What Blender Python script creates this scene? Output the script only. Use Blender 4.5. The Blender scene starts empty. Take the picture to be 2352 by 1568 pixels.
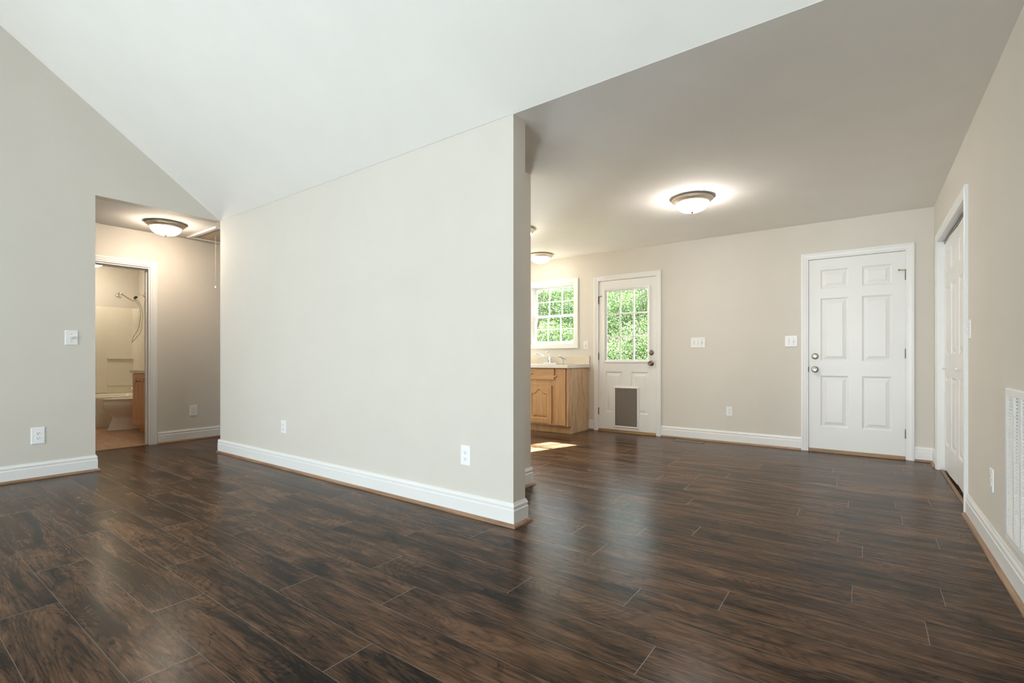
import bpy, bmesh, math, random
from mathutils import Vector, Matrix

random.seed(7)
C = bpy.context.scene
COL = C.collection
PI = math.pi
R = math.radians

# ------------------------------------------------------------------ camera
cam_d = bpy.data.cameras.new('camera')
cam = bpy.data.objects.new('camera', cam_d)
COL.objects.link(cam)
cam.location = (0, 0, 1.0)
cam.rotation_euler = (R(90), 0, R(36.14))
cam_d.sensor_width = 36
cam_d.sensor_fit = 'HORIZONTAL'
cam_d.lens = 36 * 1115 / 2352
cam_d.shift_y = 38 / 2352
cam_d.clip_start = 0.02
C.camera = cam

# ------------------------------------------------------------------ view, world, sun, daylight
C.view_settings.view_transform = 'Standard'
C.view_settings.look = 'None'
C.view_settings.exposure = 0.27
C.view_settings.gamma = 1.0
C.view_settings.use_curve_mapping = False
C.cycles.use_denoising = True
C.cycles.max_bounces = 10
C.cycles.diffuse_bounces = 6
C.cycles.glossy_bounces = 4
C.cycles.transparent_max_bounces = 12
C.cycles.sample_clamp_indirect = 6
C.cycles.caustics_reflective = False
C.cycles.caustics_refractive = False

W = bpy.data.worlds.new('world')
C.world = W
W.use_nodes = True
bg = W.node_tree.nodes['Background']
bg.inputs[0].default_value = (0.78, 0.90, 1.0, 1)
bg.inputs[1].default_value = 4.5


def lamp(name, kind, energy, color, loc, rot, size=None, size_y=None):
    d = bpy.data.lights.new(name, kind)
    d.energy = energy
    d.color = color
    if kind == 'AREA':
        d.shape = 'RECTANGLE'
        d.size = size
        d.size_y = size_y
    o = bpy.data.objects.new(name, d)
    o.location = loc
    o.rotation_euler = rot
    COL.objects.link(o)
    return o


sun = lamp('sun', 'SUN', 140.0, (1.0, 0.97, 0.92), (0, 12, 8), (0, 0, 0))
sun.rotation_euler = Vector((-0.31, -1.0, -0.815)).to_track_quat('-Z', 'Y').to_euler()
sun.data.angle = R(0.5)
# area lamps outside two added rear windows, unseen behind the photographer
DAY = (0.86, 0.92, 1.0)
REAR = -4.1
WIN_REAR_ADDED = [(-4.45, -2.95, 0.65, 2.15), (-1.95, 0.30, 0.08, 2.15)]
for i, (a, b, z0, z1) in enumerate(WIN_REAR_ADDED):
    lamp('added_daylight', 'AREA', (190.0, 200.0)[i], DAY, ((a + b) / 2, REAR - 0.30, (z0 + z1) / 2), (R((74, 80)[i]), 0, 0), b - a, z1 - z0)

KWIN_ADDED = (-5.32, -4.42, 1.205, 2.075)     # added kitchen window with its lamp, unseen behind the dividing wall
lamp('added_daylight', 'AREA', 250.0, DAY, ((KWIN_ADDED[0] + KWIN_ADDED[1]) / 2, 6.14 + 0.32, (KWIN_ADDED[2] + KWIN_ADDED[3]) / 2 - 0.1), (R(-108), 0, R(0)), 0.9, 0.87)

# ------------------------------------------------------------------ dimensions (metres)
YB = 6.14       # far wall of the dining room and kitchen
XR = 0.522      # right wall
XL = -5.54      # left wall
XH = -6.68      # hall wall holding the bathroom door
YC = 2.335      # face of the dividing wall
XE = -1.695     # free end of the dividing wall
CH = 2.45       # flat ceiling
PITCH = 0.73
RIDGE_Y = -0.88
RIDGE_Z = CH + 0.001 + PITCH * (YC - RIDGE_Y)


# ------------------------------------------------------------------ materials
def nt(name):
    m = bpy.data.materials.new(name)
    m.use_nodes = True
    t = m.node_tree
    return m, t, t.nodes['Principled BSDF']


def N(t, kind, **kw):
    n = t.nodes.new(kind)
    for k, v in kw.items():
        if k in ('operation', 'blend_type', 'data_type', 'noise_dimensions', 'wave_type', 'bands_direction', 'attribute_name', 'feature', 'interpolation', 'rings_direction', 'wave_profile'):
            setattr(n, k, v)
        else:
            n.inputs[k].default_value = v
    return n


def flat(name, col, rough=0.5, metal=0.0, bump=0.0, bscale=300, spec=0.5, coat=0.0, tint=0.0):
    m, t, p = nt(name)
    p.inputs['Base Color'].default_value = (*col, 1)
    p.inputs['Roughness'].default_value = rough
    p.inputs['Metallic'].default_value = metal
    p.inputs['Specular IOR Level'].default_value = spec
    if coat:
        p.inputs['Coat Weight'].default_value = coat
    tc = N(t, 'ShaderNodeTexCoord')
    no = N(t, 'ShaderNodeTexNoise', Scale=bscale, Detail=3.0)
    t.links.new(tc.outputs['Object'], no.inputs['Vector'])
    if bump:
        b = N(t, 'ShaderNodeBump', Strength=bump, Distance=0.002)
        t.links.new(no.outputs['Fac'], b.inputs['Height'])
        t.links.new(b.outputs['Normal'], p.inputs['Normal'])
    # a trace of unevenness in the paint
    v = tint or 0.03
    n2 = N(t, 'ShaderNodeTexNoise', Scale=3.0, Detail=2.0)
    t.links.new(tc.outputs['Object'], n2.inputs['Vector'])
    mr = N(t, 'ShaderNodeMapRange')
    mr.inputs[3].default_value = 1 - v
    mr.inputs[4].default_value = 1 + v
    t.links.new(n2.outputs['Fac'], mr.inputs[0])
    mx = N(t, 'ShaderNodeMix', data_type='RGBA', blend_type='MULTIPLY')
    mx.inputs[0].default_value = 1
    mx.inputs[6].default_value = (*col, 1)
    t.links.new(mr.outputs[0], mx.inputs[7])
    t.links.new(mx.outputs[2], p.inputs['Base Color'])
    return m


def wood(name, light, dark, rough=0.4, scale=1.0, axis='Z', contrast=1.0):
    """oak-like grain running along one object axis"""
    m, t, p = nt(name)
    tc = N(t, 'ShaderNodeTexCoord')
    mp = N(t, 'ShaderNodeMapping')
    s = {'Z': (34, 34, 2.2), 'X': (2.2, 34, 34), 'Y': (34, 2.2, 34)}[axis]
    mp.inputs['Scale'].default_value = tuple(q * scale for q in s)
    t.links.new(tc.outputs['Object'], mp.inputs['Vector'])
    n1 = N(t, 'ShaderNodeTexNoise', Scale=1.0, Detail=5.0, Roughness=0.6, Distortion=0.6)
    t.links.new(mp.outputs[0], n1.inputs['Vector'])
    n2 = N(t, 'ShaderNodeTexNoise', Scale=4.0, Detail=4.0, Roughness=0.7)
    t.links.new(mp.outputs[0], n2.inputs['Vector'])
    ad = N(t, 'ShaderNodeMath', operation='ADD')
    mu = N(t, 'ShaderNodeMath', operation='MULTIPLY')
    mu.inputs[1].default_value = 0.5
    t.links.new(n2.outputs['Fac'], mu.inputs[0])
    t.links.new(n1.outputs['Fac'], ad.inputs[0])
    t.links.new(mu.outputs[0], ad.inputs[1])
    cr = N(t, 'ShaderNodeValToRGB')
    cr.color_ramp.elements[0].position = 0.75 - 0.22 * contrast
    cr.color_ramp.elements[0].color = (*dark, 1)
    cr.color_ramp.elements[1].position = 0.75 + 0.12 * contrast
    cr.color_ramp.elements[1].color = (*light, 1)
    t.links.new(ad.outputs[0], cr.inputs[0])
    t.links.new(cr.outputs[0], p.inputs['Base Color'])
    p.inputs['Roughness'].default_value = rough
    b = N(t, 'ShaderNodeBump', Strength=0.15, Distance=0.001)
    t.links.new(n2.outputs['Fac'], b.inputs['Height'])
    t.links.new(b.outputs['Normal'], p.inputs['Normal'])
    return m


def glow(name, col, strength):
    m, t, p = nt(name)
    p.inputs['Base Color'].default_value = (0.9, 0.88, 0.82, 1)
    p.inputs['Roughness'].default_value = 0.35
    p.inputs['Emission Color'].default_value = (*col, 1)
    p.inputs['Emission Strength'].default_value = strength
    return m


def glass(name):
    m = bpy.data.materials.new(name)
    m.use_nodes = True
    t = m.node_tree
    t.nodes.clear()
    out = N(t, 'ShaderNodeOutputMaterial')
    tr = N(t, 'ShaderNodeBsdfTransparent')
    tr.inputs[0].default_value = (0.97, 0.99, 0.97, 1)
    gl = N(t, 'ShaderNodeBsdfGlossy')
    gl.inputs['Roughness'].default_value = 0.02
    fr = N(t, 'ShaderNodeFresnel')
    fr.inputs[0].default_value = 1.3
    mx = N(t, 'ShaderNodeMixShader')
    t.links.new(fr.outputs[0], mx.inputs[0])
    t.links.new(tr.outputs[0], mx.inputs[1])
    t.links.new(gl.outputs[0], mx.inputs[2])
    t.links.new(mx.outputs[0], out.inputs[0])
    return m


def floor_material():
    m, t, p = nt('hickory_laminate')
    L = t.links.new
    uv = N(t, 'ShaderNodeUVMap')
    at = N(t, 'ShaderNodeAttribute')
    at.attribute_name = 'plank'
    # z coordinate per plank so that every board has its own figure
    sep = N(t, 'ShaderNodeSeparateXYZ')
    L(uv.outputs[0], sep.inputs[0])
    comb = N(t, 'ShaderNodeCombineXYZ')
    L(sep.outputs[0], comb.inputs[0])
    L(sep.outputs[1], comb.inputs[1])
    zz = N(t, 'ShaderNodeMath', operation='MULTIPLY')
    zz.inputs[1].default_value = 37.0
    L(at.outputs['Fac'], zz.inputs[0])
    L(zz.outputs[0], comb.inputs[2])

    def nz(sx, sy, scale, detail=4.0, rough=0.55, dist=0.0):
        mp = N(t, 'ShaderNodeMapping')
        mp.inputs['Scale'].default_value = (sx, sy, 1)
        L(comb.outputs[0], mp.inputs['Vector'])
        n = N(t, 'ShaderNodeTexNoise', Scale=scale, Detail=detail, Roughness=rough, Distortion=dist)
        L(mp.outputs[0], n.inputs['Vector'])
        return n

    def mathn(op, a, b=None, c=None):
        n = N(t, 'ShaderNodeMath', operation=op)
        for i, q in enumerate((a, b, c)):
            if q is None:
                continue
            if isinstance(q, (int, float)):
                n.inputs[i].default_value = q
            else:
                L(q, n.inputs[i])
        return n.outputs[0]

    big = nz(1.6, 7.0, 1.0, 5.0, 0.60, 1.0)         # large dark heartwood clouds with frayed edges
    mid = nz(4.0, 46.0, 1.0, 7.0, 0.70, 0.8)         # mottling
    fine = nz(5.0, 150.0, 1.0, 6.0, 0.78, 0.5)       # pores and streaks
    spots = nz(7.0, 22.0, 1.0, 5.0, 0.7, 2.6)        # small black knots and burls
    field = nz(1.0, 4.4, 1.0, 1.5, 0.45, 0.7)        # contour lines of this make cathedral grain
    wob = mathn('MULTIPLY_ADD', mid.outputs['Fac'], 0.030, field.outputs['Fac'])
    ring = mathn('SINE', mathn('MULTIPLY', wob, 230.0))
    ringm = mathn('MULTIPLY_ADD', ring, 0.5, 0.5)
    ringm = mathn('POWER', ringm, 3.5)
    bigc = mathn('MULTIPLY', mathn('SUBTRACT', big.outputs['Fac'], 0.5), 1.75)
    s = mathn('ADD', bigc, 0.60)
    s = mathn('MULTIPLY_ADD', mathn('SUBTRACT', mid.outputs['Fac'], 0.5), 1.25, s)
    s = mathn('MULTIPLY_ADD', mathn('SUBTRACT', fine.outputs['Fac'], 0.5), 1.15, s)
    s = mathn('MULTIPLY_ADD', ringm, -0.17, s)
    sp = mathn('MULTIPLY', mathn('MAXIMUM', mathn('SUBTRACT', 0.41, spots.outputs['Fac']), 0.0), -3.6)
    s = mathn('ADD', s, sp)
    rnd = mathn('MULTIPLY_ADD', at.outputs['Fac'], 0.06, -0.03)
    s = mathn('ADD', s, rnd)
    cr = N(t, 'ShaderNodeValToRGB')
    e = cr.color_ramp.elements
    e[0].position = 0.06
    e[0].color = (0.0045, 0.0028, 0.0020, 1)
    e[1].position = 1.0
    e[1].color = (0.165, 0.090, 0.050, 1)
    q = e.new(0.27)
    q.color = (0.014, 0.0080, 0.0052, 1)
    q = e.new(0.47)
    q.color = (0.048, 0.0255, 0.0145, 1)
    q = e.new(0.68)
    q.color = (0.090, 0.048, 0.0265, 1)
    L(s, cr.inputs[0])
    L(cr.outputs[0], p.inputs['Base Color'])
    p.inputs['Specular IOR Level'].default_value = 0.10
    mr = N(t, 'ShaderNodeMapRange')
    mr.inputs[3].default_value = 0.21
    mr.inputs[4].default_value = 0.30
    L(mid.outputs['Fac'], mr.inputs[0])
    L(mr.outputs[0], p.inputs['Roughness'])
    # hand-scraped relief
    relief = nz(2.2, 16.0, 1.0, 3.0, 0.5, 0.3)
    h = mathn('MULTIPLY_ADD', fine.outputs['Fac'], 0.12, relief.outputs['Fac'])
    b = N(t, 'ShaderNodeBump', Strength=0.22, Distance=0.003)
    L(h, b.inputs['Height'])
    L(b.outputs['Normal'], p.inputs['Normal'])
    return m


def bathfloor_material():
    m, t, p = nt('tan_vinyl')
    tc = N(t, 'ShaderNodeTexCoord')
    mp = N(t, 'ShaderNodeMapping')
    mp.inputs['Scale'].default_value = (5, 22, 1)
    t.links.new(tc.outputs['Object'], mp.inputs['Vector'])
    n = N(t, 'ShaderNodeTexNoise', Scale=1.0, Detail=6.0, Roughness=0.65, Distortion=0.4)
    t.links.new(mp.outputs[0], n.inputs['Vector'])
    cr = N(t, 'ShaderNodeValToRGB')
    cr.color_ramp.elements[0].position = 0.35
    cr.color_ramp.elements[0].color = (0.24, 0.13, 0.07, 1)
    cr.color_ramp.elements[1].position = 0.68
    cr.color_ramp.elements[1].color = (0.42, 0.26, 0.15, 1)
    t.links.new(n.outputs['Fac'], cr.inputs[0])
    br = N(t, 'ShaderNodeTexBrick')
    br.inputs['Scale'].default_value = 1.0
    br.inputs['Brick Width'].default_value = 0.9
    br.inputs['Row Height'].default_value = 0.19
    br.inputs['Mortar Size'].default_value = 0.0022
    br.inputs['Color1'].default_value = (1, 1, 1, 1)
    br.inputs['Color2'].default_value = (0.94, 0.94, 0.94, 1)
    br.inputs['Mortar'].default_value = (1.6, 1.6, 1.5, 1)
    t.links.new(tc.outputs['Object'], br.inputs['Vector'])
    mx = N(t, 'ShaderNodeMix', data_type='RGBA', blend_type='MULTIPLY')
    mx.inputs[0].default_value = 1
    t.links.new(cr.outputs[0], mx.inputs[6])
    t.links.new(br.outputs['Color'], mx.inputs[7])
    t.links.new(mx.outputs[2], p.inputs['Base Color'])
    p.inputs['Roughness'].default_value = 0.4
    return m


def leaf_material(name, stops, trans=0.45):
    m, t, p = nt(name)
    at = N(t, 'ShaderNodeAttribute')
    at.attribute_name = 'shade'
    cr = N(t, 'ShaderNodeValToRGB')
    e = cr.color_ramp.elements
    e[0].color = (*stops[0], 1)
    e[1].color = (*stops[-1], 1)
    for i, c in enumerate(stops[1:-1]):
        q = e.new((i + 1) / (len(stops) - 1))
        q.color = (*c, 1)
    t.links.new(at.outputs['Fac'], cr.inputs[0])
    t.links.new(cr.outputs[0], p.inputs['Base Color'])
    p.inputs['Roughness'].default_value = 0.6
    tr = N(t, 'ShaderNodeBsdfTranslucent')
    t.links.new(cr.outputs[0], tr.inputs[0])
    mx = N(t, 'ShaderNodeMixShader')
    mx.inputs[0].default_value = trans
    out = t.nodes['Material Output']
    t.links.new(p.outputs[0], mx.inputs[1])
    t.links.new(tr.outputs[0], mx.inputs[2])
    t.links.new(mx.outputs[0], out.inputs[0])
    return m


M = {}
M['wall'] = flat('wall_paint', (0.665, 0.628, 0.568), 0.75, bump=0.25, bscale=420)
M['ceiling'] = flat('ceiling_paint', (0.86, 0.843, 0.805), 0.9, bump=0.2, bscale=300)
M['trim'] = flat('trim_paint', (0.80, 0.80, 0.79), 0.35, bump=0.03)
M['door'] = flat('door_paint', (0.80, 0.80, 0.785), 0.38, bump=0.05, bscale=200)
M['pvc'] = flat('window_vinyl', (0.86, 0.86, 0.86), 0.35)
M['floor'] = floor_material()
M['seam'] = flat('plank_bevel', (0.20, 0.165, 0.135), 0.5)
M['seam_long'] = flat('plank_long_edge', (0.115, 0.085, 0.065), 0.5)
M['quarter'] = wood('stained_quarter_round', (0.34, 0.21, 0.125), (0.16, 0.085, 0.045), 0.45, 1.0, 'X')
M['quarter_y'] = wood('stained_quarter_round_side', (0.34, 0.21, 0.125), (0.16, 0.085, 0.045), 0.45, 1.0, 'Y')
M['sill'] = wood('threshold_wood', (0.36, 0.22, 0.10), (0.16, 0.09, 0.04), 0.35, 1.0, 'X')
M['oak'] = wood('honey_oak', (0.48, 0.275, 0.115), (0.34, 0.175, 0.068), 0.38, 1.0, 'Z', 1.0)
M['oak_x'] = wood('honey_oak_horizontal', (0.48, 0.275, 0.115), (0.34, 0.175, 0.068), 0.38, 1.0, 'X', 1.0)
M['oak_side'] = wood('oak_side_panel', (0.70, 0.50, 0.31), (0.38, 0.235, 0.125), 0.5, 1.5, 'Z', 0.8)
M['oak_bath'] = wood('pink_oak', (0.74, 0.44, 0.25), (0.58, 0.30, 0.16), 0.4, 1.0, 'Z', 1.0)
M['counter'] = flat('beige_laminate', (0.70, 0.62, 0.50), 0.35, bscale=600)
M['counter_edge'] = flat('cream_laminate', (0.84, 0.80, 0.72), 0.35)
M['steel'] = flat('stainless_steel', (0.55, 0.56, 0.57), 0.28, 1.0)
M['chrome'] = flat('chrome', (0.80, 0.80, 0.80), 0.10, 1.0)
M['nickel'] = flat('satin_nickel', (0.42, 0.385, 0.33), 0.28, 1.0)
M['bronze'] = flat('dark_bronze', (0.20, 0.17, 0.13), 0.25, 1.0)
M['brass'] = flat('antique_brass', (0.34, 0.26, 0.14), 0.35, 1.0)
M['pan'] = flat('lamp_pan_metal', (0.60, 0.52, 0.42), 0.42, 0.7)
M['plate'] = flat('white_plastic', (0.84, 0.84, 0.83), 0.35)
M['plate_cool'] = flat('bright_white_plastic', (0.88, 0.89, 0.90), 0.35)
M['black'] = flat('dark_slot', (0.02, 0.02, 0.02), 0.6)
M['rubber'] = flat('grey_brown_flap', (0.155, 0.130, 0.105), 0.55, bump=0.1)
M['glass'] = glass('window_glass')
M['lamp_warm'] = glow('warm_lamp_glass', (1.0, 0.84, 0.67), 60.0)
M['lamp_bath'] = glow('bathroom_lamp_glass', (1.0, 0.87, 0.68), 58.0)
M['lamp_kitchen'] = glow('kitchen_lamp_glass', (1.0, 0.88, 0.70), 15.0)
M['lamp_neutral'] = glow('neutral_lamp_glass', (1.0, 0.92, 0.85), 80.0)
M['ceramic'] = flat('white_ceramic', (0.80, 0.76, 0.70), 0.15, coat=0.4)
M['tub'] = flat('cream_acrylic', (0.84, 0.80, 0.70), 0.22)
M['marble'] = flat('cultured_marble', (0.80, 0.76, 0.70), 0.25)
M['grille'] = flat('grille_enamel', (0.80, 0.80, 0.79), 0.4)
M['register'] = flat('register_metal', (0.22, 0.19, 0.15), 0.4, 0.6)
M['hatch'] = flat('hatch_panel_paint', (0.60, 0.50, 0.38), 0.7)
M['cord'] = flat('cord', (0.75, 0.70, 0.60), 0.7)
M['bathfloor'] = bathfloor_material()
M['leaf'] = leaf_material('leaf', [(0.012, 0.034, 0.009), (0.048, 0.100, 0.027), (0.105, 0.170, 0.052), (0.20, 0.26, 0.105)], 0.35)
M['bark'] = flat('bark', (0.055, 0.045, 0.035), 0.9, bump=0.6, bscale=60)
M['grass'] = flat('grass_ground', (0.035, 0.065, 0.02), 0.95, bump=0.8, bscale=30, tint=0.3)
M['siding'] = flat('exterior_siding', (0.7, 0.68, 0.62), 0.6)


# ------------------------------------------------------------------ mesh builder
class MB:
    def __init__(s, mat=None):
        s.v = []
        s.f = []
        s.sm = []
        s.m = mat or Matrix.Identity(4)

    def add(s, vs, fs, smooth=False, m=None):
        b = len(s.v)
        mm = s.m @ m if m is not None else s.m
        s.v += [tuple(mm @ Vector(v)) for v in vs]
        s.f += [tuple(b + i for i in f) for f in fs]
        s.sm += [smooth] * len(fs)
        return s

    def box(s, x0, x1, y0, y1, z0, z1, m=None):
        x0, x1 = min(x0, x1), max(x0, x1)
        y0, y1 = min(y0, y1), max(y0, y1)
        z0, z1 = min(z0, z1), max(z0, z1)
        vs = [(x, y, z) for x in (x0, x1) for y in (y0, y1) for z in (z0, z1)]
        fs = [(0, 1, 3, 2), (4, 6, 7, 5), (0, 4, 5, 1), (2, 3, 7, 6), (0, 2, 6, 4), (1, 5, 7, 3)]
        return s.add(vs, fs, m=m)

    def bbox(s, x0, x1, y0, y1, z0, z1, b=0.003, m=None):
        """box with bevelled edges"""
        bm = bmesh.new()
        bmesh.ops.create_cube(bm, size=1)
        for v in bm.verts:
            v.co = Vector(((x0 + x1) / 2 + v.co.x * (x1 - x0), (y0 + y1) / 2 + v.co.y * (y1 - y0), (z0 + z1) / 2 + v.co.z * (z1 - z0)))
        bmesh.ops.bevel(bm, geom=list(bm.edges), offset=b, segments=2, affect='EDGES', profile=0.7)
        bm.verts.index_update()
        s.add([tuple(v.co) for v in bm.verts], [tuple(v.index for v in f.verts) for f in bm.faces], m=m)
        bm.free()
        return s

    def prism(s, poly, axis, a, b):
        """polygon in the two other axes, extruded along axis from a to b"""
        n = len(poly)

        def P(u, w, h):
            return {'X': (h, u, w), 'Y': (u, h, w), 'Z': (u, w, h)}[axis]
        vs = [P(u, w, a) for u, w in poly] + [P(u, w, b) for u, w in poly]
        fs = [tuple(range(n))[::-1], tuple(range(n, 2 * n))]
        fs += [(i, (i + 1) % n, n + (i + 1) % n, n + i) for i in range(n)]
        return s.add(vs, fs)

    def lathe(s, prof, n=40, m=None, cap=True):
        """(radius, z) profile around z"""
        vs, fs = [], []
        k = len(prof)
        for i in range(n):
            a = 2 * PI * i / n
            for r, z in prof:
                vs.append((r * math.cos(a), r * math.sin(a), z))
        for i in range(n):
            j = (i + 1) % n
            for q in range(k - 1):
                fs.append((i * k + q, j * k + q, j * k + q + 1, i * k + q + 1))
        if cap:
            fs.append(tuple(i * k + k - 1 for i in range(n)))
            fs.append(tuple(i * k for i in range(n))[::-1])
        return s.add(vs, fs, True, m)

    def loft(s, rings, caps=True, smooth=True):
        n = len(rings[0])
        vs = [p for r in rings for p in r]
        fs = []
        for k in range(len(rings) - 1):
            for i in range(n):
                j = (i + 1) % n
                fs.append((k * n + i, k * n + j, (k + 1) * n + j, (k + 1) * n + i))
        if caps:
            fs.append(tuple(range(n))[::-1])
            fs.append(tuple((len(rings) - 1) * n + i for i in range(n)))
        return s.add(vs, fs, smooth)

    def tube(s, pts, r, n=10, m=None):
        """round tube through points; r number or list"""
        pts = [Vector(p) for p in pts]
        rr = r if isinstance(r, (list, tuple)) else [r] * len(pts)
        rings = []
        up = None
        for i, p in enumerate(pts):
            d = (pts[min(i + 1, len(pts) - 1)] - pts[max(i - 1, 0)]).normalized()
            if up is None:
                up = Vector((0, 0, 1)) if abs(d.z) < 0.9 else Vector((1, 0, 0))
            u = d.cross(up).normalized()
            w = u.cross(d).normalized()
            up = w
            rings.append([tuple(p + (u * math.cos(2 * PI * k / n) + w * math.sin(2 * PI * k / n)) * rr[i]) for k in range(n)])
        if m is not None:
            rings = [[tuple(m @ Vector(q)) for q in rg] for rg in rings]
        return s.loft(rings)

    def build(s, name, mat, parent=None, origin=None, auto=True):
        me = bpy.data.meshes.new(name)
        off = Vector((0, 0, 0))
        if parent is None:
            if origin is None:
                xs = [v[0] for v in s.v]
                ys = [v[1] for v in s.v]
                zs = [v[2] for v in s.v]
                off = Vector(((min(xs) + max(xs)) / 2, (min(ys) + max(ys)) / 2, min(zs)))
            else:
                off = Vector(origin)
        me.from_pydata([tuple(Vector(v) - off) for v in s.v], [], s.f)
        me.validate()
        bm = bmesh.new()
        bm.from_mesh(me)
        bmesh.ops.recalc_face_normals(bm, faces=bm.faces)
        bm.to_mesh(me)
        bm.free()
        if len(me.polygons) == len(s.sm):
            me.polygons.foreach_set('use_smooth', s.sm)
        me.materials.append(mat)
        o = bpy.data.objects.new(name, me)
        o.location = off
        COL.objects.link(o)
        if parent is not None:
            o.parent = parent
        return o


def smooth_angle(o, deg=40):
    me = o.data
    me.polygons.foreach_set('use_smooth', [True] * len(me.polygons))
    bm = bmesh.new()
    bm.from_mesh(me)
    for e in bm.edges:
        if len(e.link_faces) == 2 and e.calc_face_angle(0) > R(deg):
            e.smooth = False
    bm.to_mesh(me)
    bm.free()


def thing(name, label, cat, loc=(0, 0, 0), rotz=0, group=None):
    o = bpy.data.objects.new(name, None)
    o.empty_display_size = 0.05
    COL.objects.link(o)
    o.location = loc
    o.rotation_euler = (0, 0, rotz)
    o['label'] = label
    o['category'] = cat
    if group:
        o['group'] = group
    return o


def tag(o, label, cat, group=None, kind=None):
    o['label'] = label
    o['category'] = cat
    if group:
        o['group'] = group
    if kind:
        o['kind'] = kind
    return o


def struct(name, mb, mat, label=None):
    o = mb.build(name, mat)
    o['kind'] = 'structure'
    if label:
        o['label'] = label
    return o


def struct_root(name, loc, rotz=0, label=None):
    o = bpy.data.objects.new(name, None)
    o.empty_display_size = 0.05
    COL.objects.link(o)
    o.location = loc
    o.rotation_euler = (0, 0, rotz)
    o['kind'] = 'structure'
    if label:
        o['label'] = label
    return o


def sweep(mb, path, prof, to3, closed=False, side=1):
    """sweep (o, h) profile along a 2D path; o is offset to the right of travel (side=1)"""
    n = len(path)
    rings = []
    for i, p in enumerate(path):
        def nrm(a, b):
            dx, dy = b[0] - a[0], b[1] - a[1]
            l = math.hypot(dx, dy)
            return (dy / l * side, -dx / l * side)
        if closed or 0 < i < n - 1:
            n1 = nrm(path[i - 1], p)
            n2 = nrm(p, path[(i + 1) % n])
            k = 1 + n1[0] * n2[0] + n1[1] * n2[1]
            mx, my = (n1[0] + n2[0]) / k, (n1[1] + n2[1]) / k
        elif i == 0:
            mx, my = nrm(p, path[1])
        else:
            mx, my = nrm(path[i - 1], p)
        rings.append([to3(p[0] + mx * o, p[1] + my * o, h) for o, h in prof])
    if closed:
        rings.append(rings[0])
    mb.loft(rings, caps=not closed, smooth=False)
    return mb


XY = lambda a, b, h: (a, b, h)
XZ = lambda a, b, h: (a, -h, b)     # wall-mounted: local x along the wall, z up, -y out of it

BASE_PROF = [(0, 0.0), (0.014, 0.0), (0.014, 0.094), (0.0105, 0.099), (0.0105, 0.111), (0.0135, 0.114), (0.0125, 0.121), (0.007, 0.131), (0.006, 0.137), (0, 0.138)]
QR_PROF = [(0.0, 0.0)] + [(0.0145 + 0.0185 * math.cos(a), 0.0185 * math.sin(a)) for a in [0, 0.4, 0.8, 1.2, PI / 2]] + [(0, 0.0185)]
CASE_PROF = [(0, 0), (0, 0.010), (0.005, 0.013), (0.018, 0.013), (0.0215, 0.016), (0.045, 0.018), (0.049, 0.0205), (0.063, 0.0205), (0.068, 0.017), (0.068, 0)]

# ------------------------------------------------------------------ floor: individual laminate boards
PW, PL = 0.1905, 1.305
JOINT = {-1: -2.674, 0: -1.824, 1: -2.27, 2: -1.40, 3: -2.04, 4: -1.59, 5: -0.592, 6: -1.235, 7: -0.792, 8: -0.475, 9: 0.179,
         10: -0.05, 11: 0.258, 12: -0.795, 13: -0.017, 14: -0.128, 15: -0.995, 16: -0.357, 18: -0.1, 19: 0.157, 20: 0.352}


def build_floor(x0, x1, y0, y1):
    vs, fs, uvs, pl, mi = [], [], [], [], []
    G = 0.0011
    k0 = math.floor((y0 - 0.513) / PW)
    k1 = math.ceil((y1 - 0.513) / PW)
    seed = 0
    for k in range(k0, k1):
        ya, yb = max(y0, 0.513 + k * PW), min(y1, 0.513 + (k + 1) * PW)
        if yb - ya < 0.004:
            continue
        j = JOINT.get(k, random.uniform(-1.3, 0))
        n0 = math.floor((x0 - j) / PL)
        n1 = math.ceil((x1 - j) / PL)
        for n in range(n0, n1):
            xa, xb = max(x0, j + n * PL), min(x1, j + (n + 1) * PL)
            if xb - xa < 0.003:
                continue
            r = random.random()
            ou, ov = random.uniform(0, 50), random.uniform(0, 50)
            fl = random.choice((1, -1))
            b = len(vs)
            q = [(xa + G, ya + G), (xb - G, ya + G), (xb - G, yb - G), (xa + G, yb - G)]
            vs += [(x, y, 0) for x, y in q]
            fs.append((b, b + 1, b + 2, b + 3))
            uvs += [(ou + fl * (x - xa), ov + (y - ya)) for x, y in q]
            pl += [r] * 4
            mi.append(0)
            o = [(xa, ya), (xb, ya), (xb, yb), (xa, yb)]
            vs += [(x, y, 0.0) for x, y in o]
            for i in range(4):
                jn = (i + 1) % 4
                fs.append((b + 4 + i, b + 4 + jn, b + jn, b + i))
                uvs += [(0, 0)] * 4
                pl += [0] * 0
                mi.append(2 if i in (0, 2) else 1)
            pl += [0] * 4
    b = len(vs)
    # slab below the boards
    vs += [(x, y, z) for z in (-0.12, -0.001) for x, y in ((x0, y0), (x1, y0), (x1, y1), (x0, y1))]
    pl += [0] * 8
    sl = [(0, 3, 2, 1), (0, 1, 5, 4), (1, 2, 6, 5), (2, 3, 7, 6), (3, 0, 4, 7)]
    for f in sl:
        fs.append(tuple(b + i for i in f))
        uvs += [(0, 0)] * 4
        mi.append(1)
    me = bpy.data.meshes.new('floor')
    me.from_pydata(vs, [], fs)
    uvl = me.uv_layers.new(name='UVMap')
    for i, u in enumerate(uvs):
        uvl.data[i].uv = u
    a = me.attributes.new('plank', 'FLOAT', 'POINT')
    a.data.foreach_set('value', pl)
    me.materials.append(M['floor'])
    me.materials.append(M['seam'])
    me.materials.append(M['seam_long'])
    me.polygons.foreach_set('material_index', mi)
    o = bpy.data.objects.new('floor', me)
    COL.objects.link(o)
    o['kind'] = 'structure'
    o['label'] = 'dark brown hickory laminate plank floor'
    return o


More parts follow.
